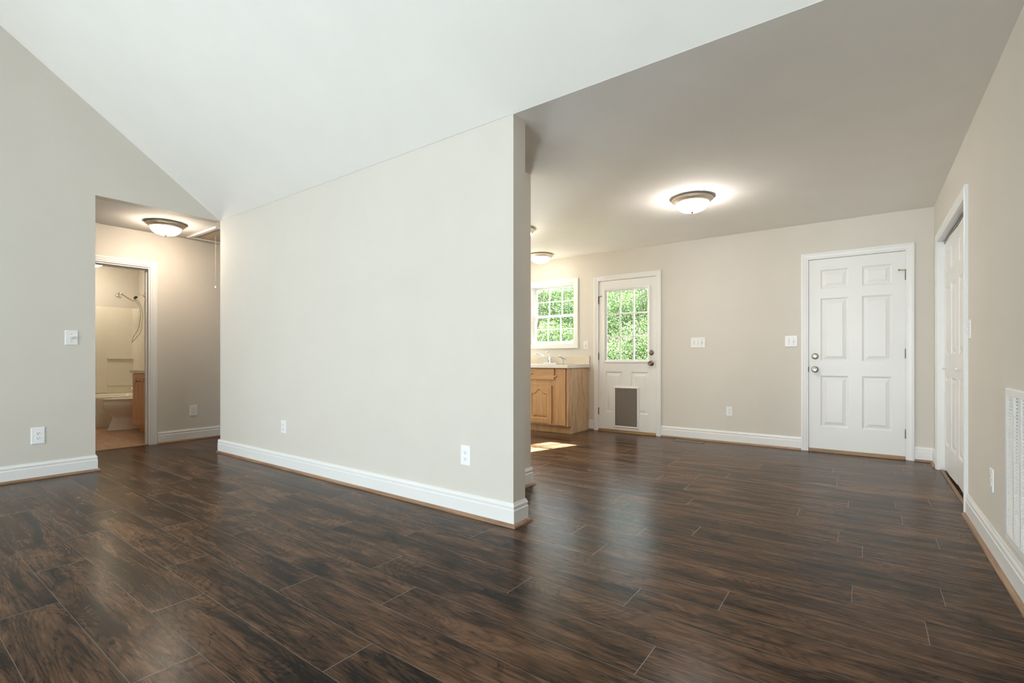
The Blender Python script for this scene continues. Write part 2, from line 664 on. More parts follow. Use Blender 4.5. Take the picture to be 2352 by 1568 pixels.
build_floor(XH - 0.02, XR + 0.6, REAR, YB + 0.12)
bf = struct('floor', MB().box(-9.8, XH - 0.02, 1.0, 2.95, -0.12, 0.002), M['bathfloor'], 'tan wood-look vinyl floor of the bathroom')

# ------------------------------------------------------------------ walls
H5 = 5.3


def gable(y0, y1, top=0.05):
    """y,z outline under the vault between y0 and y1"""
    def zt(y):
        return (RIDGE_Z - PITCH * (y - RIDGE_Y)) if y > RIDGE_Y else (RIDGE_Z - PITCH * (RIDGE_Y - y))
    p = [(y0, 0), (y1, 0), (y1, zt(y1) + top)]
    if y0 < RIDGE_Y < y1:
        p.append((RIDGE_Y, RIDGE_Z + top))
    p.append((y0, zt(y0) + top))
    return p


# dividing wall
struct('wall_centre', MB().box(XL, XE, YC, YC + 0.123, 0, CH + 0.003), M['wall'])
# left wall with the tall hall opening
mb = MB()
g = gable(REAR, 1.302)
mb.prism(g, 'X', XL - 0.12, XL)
zt = lambda y: RIDGE_Z - PITCH * (y - RIDGE_Y)
mb.prism([(1.302, CH), (YC - 0.001, CH), (YC - 0.001, zt(YC) + 0.03), (1.302, zt(1.302) + 0.05)], 'X', XL - 0.12, XL)
struct('wall_left', mb, M['wall'])
# wall between hall and kitchen, continuing from the dividing wall
struct('wall_hall_kitchen', MB().box(XL, XL + 0.12, YC + 0.123, YB, 0, CH), M['wall'])
# hall wall holding the bathroom door
mb = MB()
DX0, DX1, DTOP = 1.286, 2.062, 2.04
mb.box(XH - 0.12, XH, -0.6, DX0, 0, CH)
mb.box(XH - 0.12, XH, DX1, 5.0, 0, CH)
mb.box(XH - 0.12, XH, DX0, DX1, DTOP, CH)
struct('wall_hall', mb, M['wall'])
struct('wall_hall_end', MB().box(XH - 0.12, XL, 5.0, 5.12, 0, CH).box(XH - 0.12, XL - 0.12, -0.72, -0.6, 0, CH), M['wall'])
# bathroom walls
struct('wall_bathroom', MB().box(-9.84, -9.72, 1.1, 2.96, 0, CH).box(-9.72, XH - 0.12, 2.83, 2.96, 0, CH).box(-9.72, XH - 0.12, 1.1, 1.22, 0, CH), M['wall'])
# kitchen stub wall
struct('wall_kitchen', MB().box(XL + 0.12, -2.146, 3.07, 3.19, 0, CH), M['wall'])
# far wall with window and two doors
mb = MB()
WX0, WX1, WZ0, WZ1 = -4.125, -3.378, 1.205, 2.075
D1A, D1B, D2A, D2B = -2.999, -2.184, -0.509, 0.312
DH = 2.06
t0, t1 = YB, YB + 0.15
for a, b, z0, z1 in ((XL, KWIN_ADDED[0], 0, CH), (KWIN_ADDED[0], KWIN_ADDED[1], 0, KWIN_ADDED[2]), (KWIN_ADDED[0], KWIN_ADDED[1], KWIN_ADDED[3], CH), (KWIN_ADDED[1], WX0, 0, CH), (WX0, WX1, 0, WZ0), (WX0, WX1, WZ1, CH), (WX1, D1A, 0, CH), (D1A, D1B, DH, CH), (D1B, D2A, 0, CH), (D2A, D2B, DH, CH), (D2B, XR + 0.7, 0, CH)):
    mb.box(a, b, t0, t1, z0, z1)
struct('wall_back', mb, M['wall'])
# right wall with the closet opening
CY0, CY1, CTOP = 4.27, 5.765, 2.04
mb = MB()
mb.prism(gable(REAR, YC + 0.1), 'X', XR, XR + 0.12)
mb.box(XR, XR + 0.12, YC + 0.1, CY0, 0, CH)
mb.box(XR, XR + 0.12, CY0, CY1, CTOP, CH)
mb.box(XR, XR + 0.12, CY1, YB, 0, CH)
struct('wall_right', mb, M['wall'])
struct('wall_closet', MB().box(XR + 0.68, XR + 0.75, CY0 - 0.3, YB, 0, CH).box(XR + 0.12, XR + 0.68, CY0 - 0.3, CY0 - 0.2, 0, CH), M['wall'])
# rear wall behind the photographer, with two windows added to let in light
mb = MB()
xs = XL - 0.12
zr = RIDGE_Z - PITCH * (RIDGE_Y - REAR) + 0.05
for a, b, z0, z1 in WIN_REAR_ADDED:
    mb.box(xs, a, REAR - 0.12, REAR, 0, zr)
    mb.box(a, b, REAR - 0.12, REAR, 0, z0)
    mb.box(a, b, REAR - 0.12, REAR, z1, zr)
    xs = b
mb.box(xs, XR + 0.12, REAR - 0.12, REAR, 0, zr)
struct('wall_rear', mb, M['wall'])

# ------------------------------------------------------------------ ceilings
mb = MB()
mb.prism([(-9.9, -0.75), (XL - 0.121, -0.75), (XL - 0.121, YC), (XR + 0.8, YC), (XR + 0.8, YB + 0.3), (-9.9, YB + 0.3)], 'Z', CH, CH + 0.006)
struct('ceiling', mb, M['ceiling'], 'flat white ceiling over dining room, kitchen and hall')
mb = MB()
zc = CH + 0.001
mb.prism([(YC, zc), (RIDGE_Y, RIDGE_Z), (REAR - 0.15, RIDGE_Z - PITCH * (RIDGE_Y - REAR + 0.15)),
          (REAR - 0.15, RIDGE_Z - PITCH * (RIDGE_Y - REAR + 0.15) + 0.1), (RIDGE_Y, RIDGE_Z + 0.1), (YC + 0.15, CH + 0.1), (YC + 0.15, CH + 0.0075), (YC, CH + 0.0075)], 'X', XL - 0.11, XR + 0.12)
struct('ceiling', mb, M['ceiling'], 'sloping white vaulted ceiling over living room')

# ------------------------------------------------------------------ baseboards and quarter round
BP = {
    'centre': ([(XL - 0.03, YC), (XE, YC), (XE, YC + 0.123), (-2.8, YC + 0.123)], 'quarter'),
    'kitchen': ([(-3.2, 3.07), (-2.146, 3.07), (-2.146, 3.19), (-4.4, 3.19)], 'quarter_y'),
    'sink': ([(-3.141, YB), (-3.067, YB)], 'quarter'),
    'back': ([(D1B + 0.066, YB), (D2A - 0.066, YB)], 'quarter'),
    'corner': ([(D2B + 0.066, YB), (XR, YB), (XR, CY1 + 0.075)], 'quarter'),
    'right': ([(XR, CY0 - 0.07), (XR, REAR)], 'quarter_y'),
    'rear': ([(XR, REAR), (XL, REAR), (XL, 1.302), (XL - 0.12, 1.302)], 'quarter_y'),
    'hall': ([(XH, DX1 + 0.072), (XH, 5.0)], 'quarter_y'),
}
for k, (path, qm) in BP.items():
    b_ = MB()
    sweep(b_, path, BASE_PROF, XY)
    struct('baseboard_' + k, b_, M['trim'])
    q_ = MB()
    sweep(q_, path, QR_PROF, XY)
    struct('trim_1', q_, M[qm], 'brown wooden quarter round along the floor')

# ------------------------------------------------------------------ panelled door faces
PANEL_PROF = [(0.0, 0.0), (0.006, 0.0045), (0.016, 0.0095), (0.022, 0.0095), (0.050, 0.0035), (0.054, 0.0015)]


def panel_face(mb, x0, x1, z0, z1, panels, y=0.0, prof=PANEL_PROF, holes=(), m=None, arches=None):
    """front face (normal -y) with recessed raised-panel mouldings; panels: (xa, xb, za, zb); y grows into the door"""
    allr = list(panels) + list(holes)
    X = sorted(set([x0, x1] + [q for r in allr for q in r[:2]]))
    Z = sorted(set([z0, z1] + [q for r in allr for q in r[2:4]]))
    for i in range(len(X) - 1):
        for j in range(len(Z) - 1):
            cx, cz = (X[i] + X[i + 1]) / 2, (Z[j] + Z[j + 1]) / 2
            if any(r[0] < cx < r[1] and r[2] < cz < r[3] for r in allr):
                continue
            mb.add([(X[i], y, Z[j]), (X[i + 1], y, Z[j]), (X[i + 1], y, Z[j + 1]), (X[i], y, Z[j + 1])], [(0, 1, 2, 3)], m=m)
    for k, r in enumerate(panels):
        arch = (arches or {}).get(k, 0)
        n = 24 if arch else 1
        rings = []

        def ring(o, d, ar):
            xa, xb, za, zb = r[0] + o, r[1] - o, r[2] + o, r[3] - o
            pts = [(xa, y + d, za), (xb, y + d, za)]
            for q in range(n + 1):
                s_ = 1 - q / n
                x = xa + (xb - xa) * s_
                drop = 0
                if ar:
                    c = abs(s_ - 0.5) * 2          # 0 in the middle, 1 at the sides
                    # cathedral curve: round crown, shoulders that dip and level out
                    e = 0.5 - 0.5 * math.cos(PI * min(1, c / 0.78))
                    drop = ar * e
                pts.append((x, y + d, zb - drop))
            return pts
        base = ring(0, 0, 0)
        rr = [base]
        if arch:
            rr.append(ring(0.0001, 0, 0))
            first = [(a[0], a[1], a[2]) for a in ring(0.0, 0, arch)]
            rr = [base, first]
        for o, d in prof[(0 if not arch else 1):]:
            rr.append(ring(o, d, arch))
        nn = len(rr[0])
        vs = [p for q in rr for p in q]
        fs = []
        for a in range(len(rr) - 1):
            for b in range(nn):
                c = (b + 1) % nn
                fs.append((a * nn + b, a * nn + c, (a + 1) * nn + c, (a + 1) * nn + b))
        fs.append(tuple((len(rr) - 1) * nn + b for b in range(nn)))
        mb.add(vs, fs, m=m)


def slab_sides(mb, x0, x1, z0, z1, y0, y1, holes=(), m=None):
    """sides and back of a door leaf whose front is a panel face"""
    mb.add([(x0, y0, z0), (x1, y0, z0), (x1, y1, z0), (x0, y1, z0)], [(0, 1, 2, 3)], m=m)
    mb.add([(x0, y0, z1), (x1, y0, z1), (x1, y1, z1), (x0, y1, z1)], [(0, 1, 2, 3)], m=m)
    mb.add([(x0, y0, z0), (x0, y1, z0), (x0, y1, z1), (x0, y0, z1)], [(0, 1, 2, 3)], m=m)
    mb.add([(x1, y0, z0), (x1, y1, z0), (x1, y1, z1), (x1, y0, z1)], [(0, 1, 2, 3)], m=m)
    if not holes:
        mb.add([(x0, y1, z0), (x1, y1, z0), (x1, y1, z1), (x0, y1, z1)], [(0, 1, 2, 3)], m=m)
    else:
        panel_face(mb, x0, x1, z0, z1, [], y1, holes=holes, m=m)
        for a, b, c, d in holes:
            mb.add([(a, y0, c), (b, y0, c), (b, y1, c), (a, y1, c)], [(0, 1, 2, 3)], m=m)
            mb.add([(a, y0, d), (b, y0, d), (b, y1, d), (a, y1, d)], [(0, 1, 2, 3)], m=m)
            mb.add([(a, y0, c), (a, y1, c), (a, y1, d), (a, y0, d)], [(0, 1, 2, 3)], m=m)
            mb.add([(b, y0, c), (b, y1, c), (b, y1, d), (b, y0, d)], [(0, 1, 2, 3)], m=m)


ROT_OUT = Matrix.Rotation(R(90), 4, 'X')      # lathe axis z -> -y (out of the wall)


def knob(parent, x, z, y=0.0, mat='nickel'):
    o = MB().lathe([(0.0, 0.0), (0.034, 0.0), (0.034, 0.005), (0.028, 0.010), (0.014, 0.012), (0.013, 0.030), (0.020, 0.036), (0.0285, 0.048),
                    (0.029, 0.056), (0.025, 0.064), (0.014, 0.068), (0.0135, 0.066), (0.008, 0.066), (0.0, 0.067)], 32,
                   Matrix.Translation((x, y, z)) @ ROT_OUT, cap=False).build('door_knob', M[mat], parent)
    return o


def deadbolt(parent, x, z, y=0.0, mat='nickel'):
    o = MB().lathe([(0.0, 0.0), (0.033, 0.0), (0.033, 0.006), (0.027, 0.014), (0.022, 0.016), (0.0, 0.016)], 32,
                   Matrix.Translation((x, y, z)) @ ROT_OUT, cap=False).build('deadbolt', M[mat], parent)
    MB().bbox(x - 0.019, x + 0.019, y - 0.028, y - 0.014, z - 0.006, z + 0.006, 0.003).build('thumb_turn', M[mat], o)
    return o


HM = None


def hinge(parent, x, z, y=0.0, stop=False, mat='brass', side=1):
    mat = HM or mat
    mb = MB()
    for k in range(5):
        mb.lathe([(0.0, 0), (0.0065, 0), (0.0065, 0.0165), (0.0, 0.0165)], 14, Matrix.Translation((x, y - 0.006, z - 0.045 + k * 0.018)), cap=False)
    mb.lathe([(0, 0), (0.005, 0), (0.005, 0.098), (0, 0.1)], 12, Matrix.Translation((x, y - 0.006, z - 0.049)), cap=False)
    mb.box(x - 0.004, x + 0.004, y - 0.001, y + 0.01, z - 0.045, z + 0.045)
    o = mb.build('hinge', M[mat], parent)
    if stop:
        s_ = MB()
        zt_ = z + 0.052
        s_.tube([(x - side * 0.052, y - 0.03, zt_), (x, y - 0.008, zt_), (x + side * 0.028, y - 0.006, zt_)], 0.0035, 8)
        s_.lathe([(0, 0), (0.008, 0), (0.008, 0.010), (0, 0.01)], 12, Matrix.Translation((x - side * 0.052, y - 0.025, zt_)) @ ROT_OUT, cap=False)
        s_.lathe([(0, -0.004), (0.009, -0.004), (0.009, 0.004), (0, 0.004)], 12, Matrix.Translation((x, y - 0.006, zt_)), cap=False)
        s_.build('hinge_stop', M[mat], o)
    return o


def casing(name, x0, x1, z1, loc, rotz, label, closed=False, z0=0.0):
    root = struct_root(name, loc, rotz, label)
    mb = MB()
    if closed:
        sweep(mb, [(x0, z0), (x0, z1), (x1, z1), (x1, z0)], CASE_PROF, XZ, closed=True, side=-1)
    else:
        sweep(mb, [(x0, 0), (x0, z1), (x1, z1), (x1, 0)], CASE_PROF, XZ, side=-1)
    mb.build('casing', M['trim'], root)
    return root


# ---------------------------------------- door_1: half-glass kitchen door with pet door
dl = struct_root('door_1', (0, YB, 0), 0, 'white half-glass back door with nine panes and a pet flap')
YF = 0.004                                    # leaf face, a hair inside the casing line
A, B, Z0, Z1 = D1A + 0.004, D1B - 0.004, 0.032, DH - 0.006
GH = (-2.905, -2.282, 0.955, 1.932)
PAN1 = [(-2.893, -2.652, 0.262, 0.815), (-2.532, -2.292, 0.262, 0.815)]
PET = (-2.772, -2.418, 0.062, 0.612)
mb = MB()
# lower panels are cut through by the pet door frame, which sits over them
panel_face(mb, A, B, Z0, Z1, PAN1, YF, holes=[GH])
slab_sides(mb, A, B, Z0, Z1, YF, YF + 0.044, holes=[GH])
mb.build('door_slab', M['door'], dl)
mb = MB()
gx0, gx1, gz0, gz1 = GH
LIP = [(-0.022, 0), (-0.022, 0.004), (-0.016, 0.009), (-0.004, 0.010), (0.004, 0.007), (0.012, 0.002), (0.026, -0.012), (0.026, -0.018), (0.0, -0.018), (0, 0)]
sweep(mb, [(gx0, gz0), (gx0, gz1), (gx1, gz1), (gx1, gz0)], [(o, h - YF) for o, h in LIP], XZ, closed=True, side=1)
fr = mb.build('glass_frame', M['door'], dl)
mb = MB()
ix0, ix1, iz0, iz1 = gx0 + 0.026, gx1 - 0.026, gz0 + 0.026, gz1 - 0.026
for k in (1, 2):
    x = ix0 + (ix1 - ix0) * k / 3
    mb.bbox(x - 0.0095, x + 0.0095, YF + 0.010, YF + 0.034, iz0 - 0.002, iz1 + 0.002, 0.004)
    z = iz0 + (iz1 - iz0) * k / 3
    mb.bbox(ix0 - 0.002, ix1 + 0.002, YF + 0.0105, YF + 0.0335, z - 0.0095, z + 0.0095, 0.004)
mb.build('muntin_grid', M['door'], dl)
MB().box(gx0 + 0.001, gx1 - 0.001, YF + 0.021, YF + 0.024, gz0 + 0.001, gz1 - 0.001).build('glass_pane', M['glass'], dl)
knob(dl, -2.252, 0.932, YF, 'bronze')
deadbolt(dl, -2.252, 1.070, YF, 'bronze')
HM = 'bronze'
hinge(dl, D1A + 0.002, 1.795, 0, stop=True, side=-1)
hinge(dl, D1A + 0.002, 1.024, 0)
hinge(dl, D1A + 0.002, 0.27, 0)
HM = None
MB().box(D1B - 0.006, D1B - 0.001, -0.002, 0.01, 0.90, 0.965).build('strike_plate', M['brass'], dl)
pd = MB()
px0, px1, pz0, pz1 = PET
sweep(pd, [(px0 + 0.022, pz0 + 0.026), (px0 + 0.022, pz1 - 0.018), (px1 - 0.022, pz1 - 0.018), (px1 - 0.022, pz0 + 0.026)],
      [(0, -YF), (0, 0.008), (0.004, 0.011), (0.016, 0.011), (0.021, 0.007), (0.022, -YF)], XZ, closed=True, side=-1)
pdo = pd.build('pet_door', M['plate'], dl)
fl = MB()
fl.bbox(px0 + 0.0225, px1 - 0.0225, -0.006, YF - 0.0012, pz0 + 0.0265, pz1 - 0.0185, 0.002)
flo = fl.build('pet_flap', M['rubber'], pdo)
hd = MB()
cx, cz = (px0 + px1) / 2, pz1 - 0.048
ring = [(cx + 0.118 * math.cos(a), cz + 0.022 * math.sin(a)) for a in [2 * PI * i / 32 for i in range(32)]]
sweep(hd, ring, [(-0.003, 0.006), (-0.002, 0.0095), (0.002, 0.0095), (0.003, 0.006)], XZ, closed=True, side=-1)
hd.lathe([(0, 0), (0.006, 0), (0.005, 0.004), (0, 0.005)], 12, Matrix.Translation((cx, -0.006, cz)) @ ROT_OUT, cap=False)
hd.build('flap_handle', M['rubber'], pdo)
sc = MB()
for sx in (px0 + 0.012, px1 - 0.012):
    for sz in (pz0 + 0.08, (pz0 + pz1) / 2, pz1 - 0.07):
        sc.lathe([(0, 0), (0.004, 0), (0.003, 0.002), (0, 0.002)], 10, Matrix.Translation((sx, -0.0105, sz)) @ ROT_OUT, cap=False)
for sx in (px0 + 0.02, px1 - 0.02):
    sc.box(sx - 0.005, sx + 0.005, -0.014, -0.009, pz1 - 0.030, pz1 - 0.018)
sc.build('screws', M['nickel'], pdo)
casing('trim_2', D1A + 0.002, D1B - 0.002, DH - 0.002, (0, YB, 0), 0, 'white casing around the half-glass door')


def jamb(x0, x1, z1, yout, name, sillmat='sill'):
    mb = MB()
    mb.box(x0, x0 + 0.0035, YF + 0.001, yout, 0, z1 - 0.0035)
    mb.box(x1 - 0.0035, x1, YF + 0.001, yout, 0, z1 - 0.0035)
    mb.box(x0, x1, YF + 0.001, yout, z1 - 0.0035, z1)
    mb.box(x0, x0 + 0.02, YF + 0.048, yout, 0, z1)          # stop behind the leaf
    mb.box(x1 - 0.02, x1, YF + 0.048, yout, 0, z1)
    mb.box(x0 + 0.02, x1 - 0.02, YF + 0.0485, yout, z1 - 0.02, z1 - 0.004)
    o = MB()
    o.v, o.f, o.sm = [(a, b + YB, c) for a, b, c in mb.v], mb.f, mb.sm
    struct(name, o, M['trim'])
    t = MB()
    t.bbox(x0 + 0.001, x1 - 0.001, YB - 0.030, YB + 0.05, 0.0, 0.010, 0.003)
    t.bbox(x0 + 0.001, x1 - 0.001, YB - 0.006, YB + 0.14, 0.008, 0.0305, 0.003)
    struct('trim_3', t, M[sillmat], 'golden brown wooden door threshold')


jamb(D1A, D1B, DH, 0.15, 'trim_4')

# ---------------------------------------- door_2: six-panel entry door
dl = struct_root('door_2', (0, YB, 0), 0, 'white six-panel entry door with nickel knob and deadbolt')
A, B = D2A + 0.004, D2B - 0.004
c1, c2, c3, c4 = -0.398, -0.150, -0.038, 0.208
P2 = []
for xa, xb in ((c1, c2), (c3, c4)):
    P2 += [(xa, xb, 1.738, 1.940), (xa, xb, 0.965, 1.636), (xa, xb, 0.268, 0.812)]
mb = MB()
panel_face(mb, A, B, 0.032, DH - 0.006, P2, YF)
slab_sides(mb, A, B, 0.032, DH - 0.006, YF, YF + 0.044)
mb.build('door_slab', M['door'], dl)
knob(dl, -0.447, 0.878, YF)
deadbolt(dl, -0.447, 1.019, YF)
hinge(dl, D2B - 0.001, 1.815, 0, stop=True)
hinge(dl, D2B - 0.001, 1.045, 0)
hinge(dl, D2B - 0.001, 0.255, 0)
MB().box(D2A - 0.002, D2A + 0.0035, -0.012, 0.006, 0.850, 0.905).build('strike_plate', M['black'], dl)
casing('trim_5', D2A + 0.002, D2B - 0.002, DH - 0.002, (0, YB, 0), 0, 'white casing around the six-panel door')
jamb(D2A, D2B, DH, 0.15, 'trim_6')
# exterior screens closing the wall behind the leaf are not needed: the leaf fills the opening

# ---------------------------------------- door_3: folding closet doors in the right wall
dl = struct_root('door_3', (XR, CY1, 0), R(-90), 'white folding closet doors with raised panels')
# local x runs from the far jamb towards the camera, -y points into the room
bx = [0.004, 0.375, 0.745, 1.117, 1.490]
by = [0.040, 0.034, 0.042, 0.034, 0.040]
for k in range(4):
    xa, xb, ya, yb = bx[k], bx[k + 1] - 0.004, by[k], by[k + 1]
    wid = math.hypot(xb - xa, yb - ya)
    m = Matrix.Translation((xa, ya, 0)) @ Matrix.Rotation(math.atan2(yb - ya, xb - xa), 4, 'Z')
    zb = 0.028 if k < 2 else 0.036
    pans = [(0.062, wid - 0.062, 1.735, 1.915), (0.062, wid - 0.062, 1.03, 1.615), (0.062, wid - 0.062, 0.245, 0.840)]
    mb = MB()
    panel_face(mb, 0, wid, zb, 2.010, pans, 0, m=m)
    slab_sides(mb, 0, wid, zb, 2.010, 0, 0.032, m=m)
    leaf = mb.build('door_leaf', M['door'], dl)
    if k in (0, 2):
        kx = wid * 0.5
        MB().lathe([(0, 0), (0.010, 0), (0.007, 0.004), (0.006, 0.012), (0.014, 0.018), (0.0155, 0.024), (0.010, 0.030), (0, 0.031)], 20,
                   m @ Matrix.Translation((kx, 0, 0.915)) @ ROT_OUT, cap=False).build('closet_knob', M['trim'], leaf)
mb = MB()
mb.box(0.003, CY1 - CY0 - 0.003, 0.035, 0.070, 2.015, 2.030)
mb.build('sliding_track', M['nickel'], dl)
casing('trim_7', 0.0, CY1 - CY0, CTOP, (XR, CY1, 0), R(-90), 'white casing around the closet opening')
struct('trim_8', MB().box(XR - 0.001, XR + 0.121, CY1 - 0.004, CY1 + 0.001, 0, CTOP).box(XR - 0.001, XR + 0.121, CY0 - 0.001, CY0 + 0.003, 0, CTOP)
       .box(XR - 0.001, XR + 0.121, CY0, CY1, CTOP - 0.004, CTOP + 0.001), M['trim'], 'white jamb lining of the closet opening')
struct('trim_9', MB().bbox(XR + 0.008, XR + 0.030, CY0 + 0.005, CY1 - 0.006, 0.0, 0.008, 0.003), M['quarter_y'], 'thin brown floor strip under the closet doors')

# ---------------------------------------- bathroom door opening
casing('trim_10', 0.0, DX1 - DX0, DTOP, (XH, DX0, 0), R(90), 'white casing around the bathroom doorway')
mb = MB()
mb.box(XH - 0.121, XH + 0.001, DX1 - 0.016, DX1 + 0.001, 0, DTOP)
mb.box(XH - 0.121, XH + 0.001, DX0 - 0.001, DX0 + 0.016, 0, DTOP)
mb.box(XH - 0.121, XH + 0.001, DX0 + 0.016, DX1 - 0.016, DTOP - 0.016, DTOP)
mb.box(XH - 0.085, XH - 0.05, DX1 - 0.027, DX1 - 0.015, 0, DTOP - 0.015)
mb.box(XH - 0.084, XH - 0.051, DX0 + 0.015, DX1 - 0.015, DTOP - 0.027, DTOP - 0.015)
struct('trim_11', mb, M['trim'], 'white jamb of the bathroom doorway')
struct('trim_12', MB().bbox(XH - 0.03, XH + 0.012, DX0 + 0.016, DX1 - 0.016, 0.0, 0.006, 0.002), M['quarter_y'], 'thin dark strip across the bathroom doorway')

# ---------------------------------------- window_1 over the kitchen sink
wr = struct_root('window_1', (0, YB, 0), 0, 'white double-hung window with twelve panes over the sink')
casing('trim_13', WX0, WX1, WZ1, (0, YB, 0), 0, 'white casing around the kitchen window', closed=True, z0=WZ0)
mb = MB()
e = 0.0005
mb.box(WX0 + e, WX0 + 0.012, -0.001, 0.15, WZ0 + e, WZ1 - e)
mb.box(WX1 - 0.012, WX1 - e, -0.001, 0.15, WZ0 + e, WZ1 - e)
mb.box(WX0 + 0.012, WX1 - 0.012, -0.001, 0.15, WZ1 - 0.012, WZ1 - e)
mb.box(WX0 + 0.012, WX1 - 0.012, -0.001, 0.15, WZ0 + e, WZ0 + 0.012)
for dx in (0.0, 1.0):
    x = WX0 + 0.012 if dx == 0 else WX1 - 0.026
    mb.box(x, x + 0.014, 0.045, 0.052, WZ0 + 0.012, WZ1 - 0.012)
    mb.box(x, x + 0.014, 0.085, 0.090, WZ0 + 0.012, WZ1 - 0.012)
mb.build('window_frame', M['pvc'], wr)


def sash(z0, z1, y0, y1, r_bot, r_top):
    x0, x1 = WX0 + 0.014, WX1 - 0.014
    mb = MB()
    sw = 0.030
    mb.bbox(x0, x0 + sw, y0, y1, z0, z1, 0.003)
    mb.bbox(x1 - sw, x1, y0, y1, z0, z1, 0.003)
    mb.bbox(x0 + sw - 0.002, x1 - sw + 0.002, y0, y1, z0, z0 + r_bot, 0.003)
    mb.bbox(x0 + sw - 0.002, x1 - sw + 0.002, y0, y1, z1 - r_top, z1, 0.003)
    s_ = mb.build('sash', M['pvc'], wr)
    mb = MB()
    a, b, c, d = x0 + sw, x1 - sw, z0 + r_bot, z1 - r_top
    ym = (y0 + y1) / 2
    for k in (1, 2):
        x = a + (b - a) * k / 3
        mb.bbox(x - 0.008, x + 0.008, ym - 0.007, ym + 0.007, c - 0.002, d + 0.002, 0.003)
    z = (c + d) / 2
    mb.bbox(a - 0.002, b + 0.002, ym - 0.0065, ym + 0.0065, z - 0.008, z + 0.008, 0.003)
    mb.build('muntin_grid', M['pvc'], s_)
    MB().box(a - 0.005, b + 0.005, ym - 0.0015, ym + 0.0015, c - 0.005, d + 0.005).build('glass_pane', M['glass'], s_)


sash(1.218, 1.640, 0.052, 0.084, 0.030, 0.034)
sash(1.608, 2.062, 0.091, 0.123, 0.034, 0.022)

# second kitchen window, added out of view to let in light
wr2 = struct_root('window_4', ((KWIN_ADDED[0] + KWIN_ADDED[1]) / 2, YB, KWIN_ADDED[2]), 0, 'added white kitchen window for light, unseen behind the dividing wall')
hw, hh = (KWIN_ADDED[1] - KWIN_ADDED[0]) / 2, KWIN_ADDED[3] - KWIN_ADDED[2]
mb = MB()
mb.box(-hw, -hw + 0.04, 0.05, 0.12, 0, hh).box(hw - 0.04, hw, 0.05, 0.12, 0, hh).box(-hw + 0.04, hw - 0.04, 0.05, 0.12, 0, 0.04)
mb.box(-hw + 0.04, hw - 0.04, 0.05, 0.12, hh - 0.04, hh).box(-hw + 0.04, hw - 0.04, 0.055, 0.115, hh / 2 - 0.02, hh / 2 + 0.02)
mb.build('window_frame', M['pvc'], wr2)
MB().box(-hw + 0.04, hw - 0.04, 0.083, 0.086, 0.04, hh - 0.04).build('glass_pane', M['glass'], wr2)
mb = MB()
sweep(mb, [(-hw, 0), (-hw, hh), (hw, hh), (hw, 0)], CASE_PROF, XZ, closed=True, side=-1)
mb.build('casing', M['trim'], wr2)
# rear windows added for light, unseen behind the photographer
for i, (a, b, z0, z1) in enumerate(WIN_REAR_ADDED):
    wr = struct_root('window_%d' % (i + 2), ((a + b) / 2, REAR, z0), 0, 'added white rear window for light, unseen in the living room')
    hw, hh = (b - a) / 2, z1 - z0
    mb = MB()
    mb.box(-hw, -hw + 0.04, -0.10, -0.02, 0, hh).box(hw - 0.04, hw, -0.10, -0.02, 0, hh)
    mb.box(-hw + 0.04, hw - 0.04, -0.10, -0.02, 0, 0.04).box(-hw + 0.04, hw - 0.04, -0.10, -0.02, hh - 0.04, hh)
    mb.box(-0.03, 0.03, -0.09, -0.03, 0.04, hh - 0.04).box(-hw + 0.04, hw - 0.04, -0.085, -0.035, hh / 2 - 0.02, hh / 2 + 0.02)
    mb.build('window_frame', M['pvc'], wr)
    MB().box(-hw + 0.04, hw - 0.04, -0.062, -0.058, 0.04, hh - 0.04).build('glass_pane', M['glass'], wr)
    mb = MB()
    sweep(mb, [(-hw, 0), (-hw, hh), (hw, hh), (hw, 0)], CASE_PROF, lambda a_, b_, h: (a_, h, b_), closed=True, side=-1)
    mb.build('casing', M['trim'], wr)


# ------------------------------------------------------------------ outlets and switches
def plate(mb, w, h, t=0.006):
    b = 0.004
    rings = []
    for ins, d in ((0, 0.0), (0, 0.0025), (b * 0.5, 0.005), (b * 1.4, t)):
        a, c = w / 2 - ins, h / 2 - ins
        rings.append([(-a, -d, -c), (a, -d, -c), (a, -d, c), (-a, -d, c)])
    mb.loft(rings, smooth=False)


def outlet(loc, rotz, label, w=0.072, h=0.116, cool=False):
    pm = M['plate_cool' if cool else 'plate']
    t = thing('wall_outlet', label, 'outlet', loc, rotz, 'duplex wall outlets')
    mb = MB()
    plate(mb, w, h)
    mb.build('cover_plate', pm, t)
    for s_ in (1, -1):
        cz = s_ * 0.0195
        mb = MB()
        pts = []
        for i in range(28):
            a = 2 * PI * i / 28
            pts.append((0.0172 * math.cos(a), max(-0.0135, min(0.0135, 0.0172 * math.sin(a)))))
        mb.loft([[(x, -0.0055, cz + z) for x, z in pts], [(x, -0.0080, cz + z) for x, z in pts], [(x * 0.95, -0.0085, cz + z * 0.95) for x, z in pts]], smooth=False)
        rc = mb.build('receptacle', pm, t)
        mb = MB()
        mb.box(-0.0078, -0.0058, -0.0089, -0.0080, cz - 0.001, cz + 0.0085)
        mb.box(0.0058, 0.0078, -0.0089, -0.0080, cz + 0.0005, cz + 0.0085)
        mb.lathe([(0, 0), (0.0028, 0), (0.0028, 0.0009), (0, 0.0009)], 12, Matrix.Translation((0, -0.0080, cz - 0.0068)) @ ROT_OUT, cap=False)
        mb.build('socket_holes', M['black'], rc)
    MB().lathe([(0, 0), (0.0032, 0), (0.0025, 0.001), (0, 0.0012)], 12, Matrix.Translation((0, -0.006, 0)) @ ROT_OUT, cap=False).build('screw', M['plate'], t)
    return t


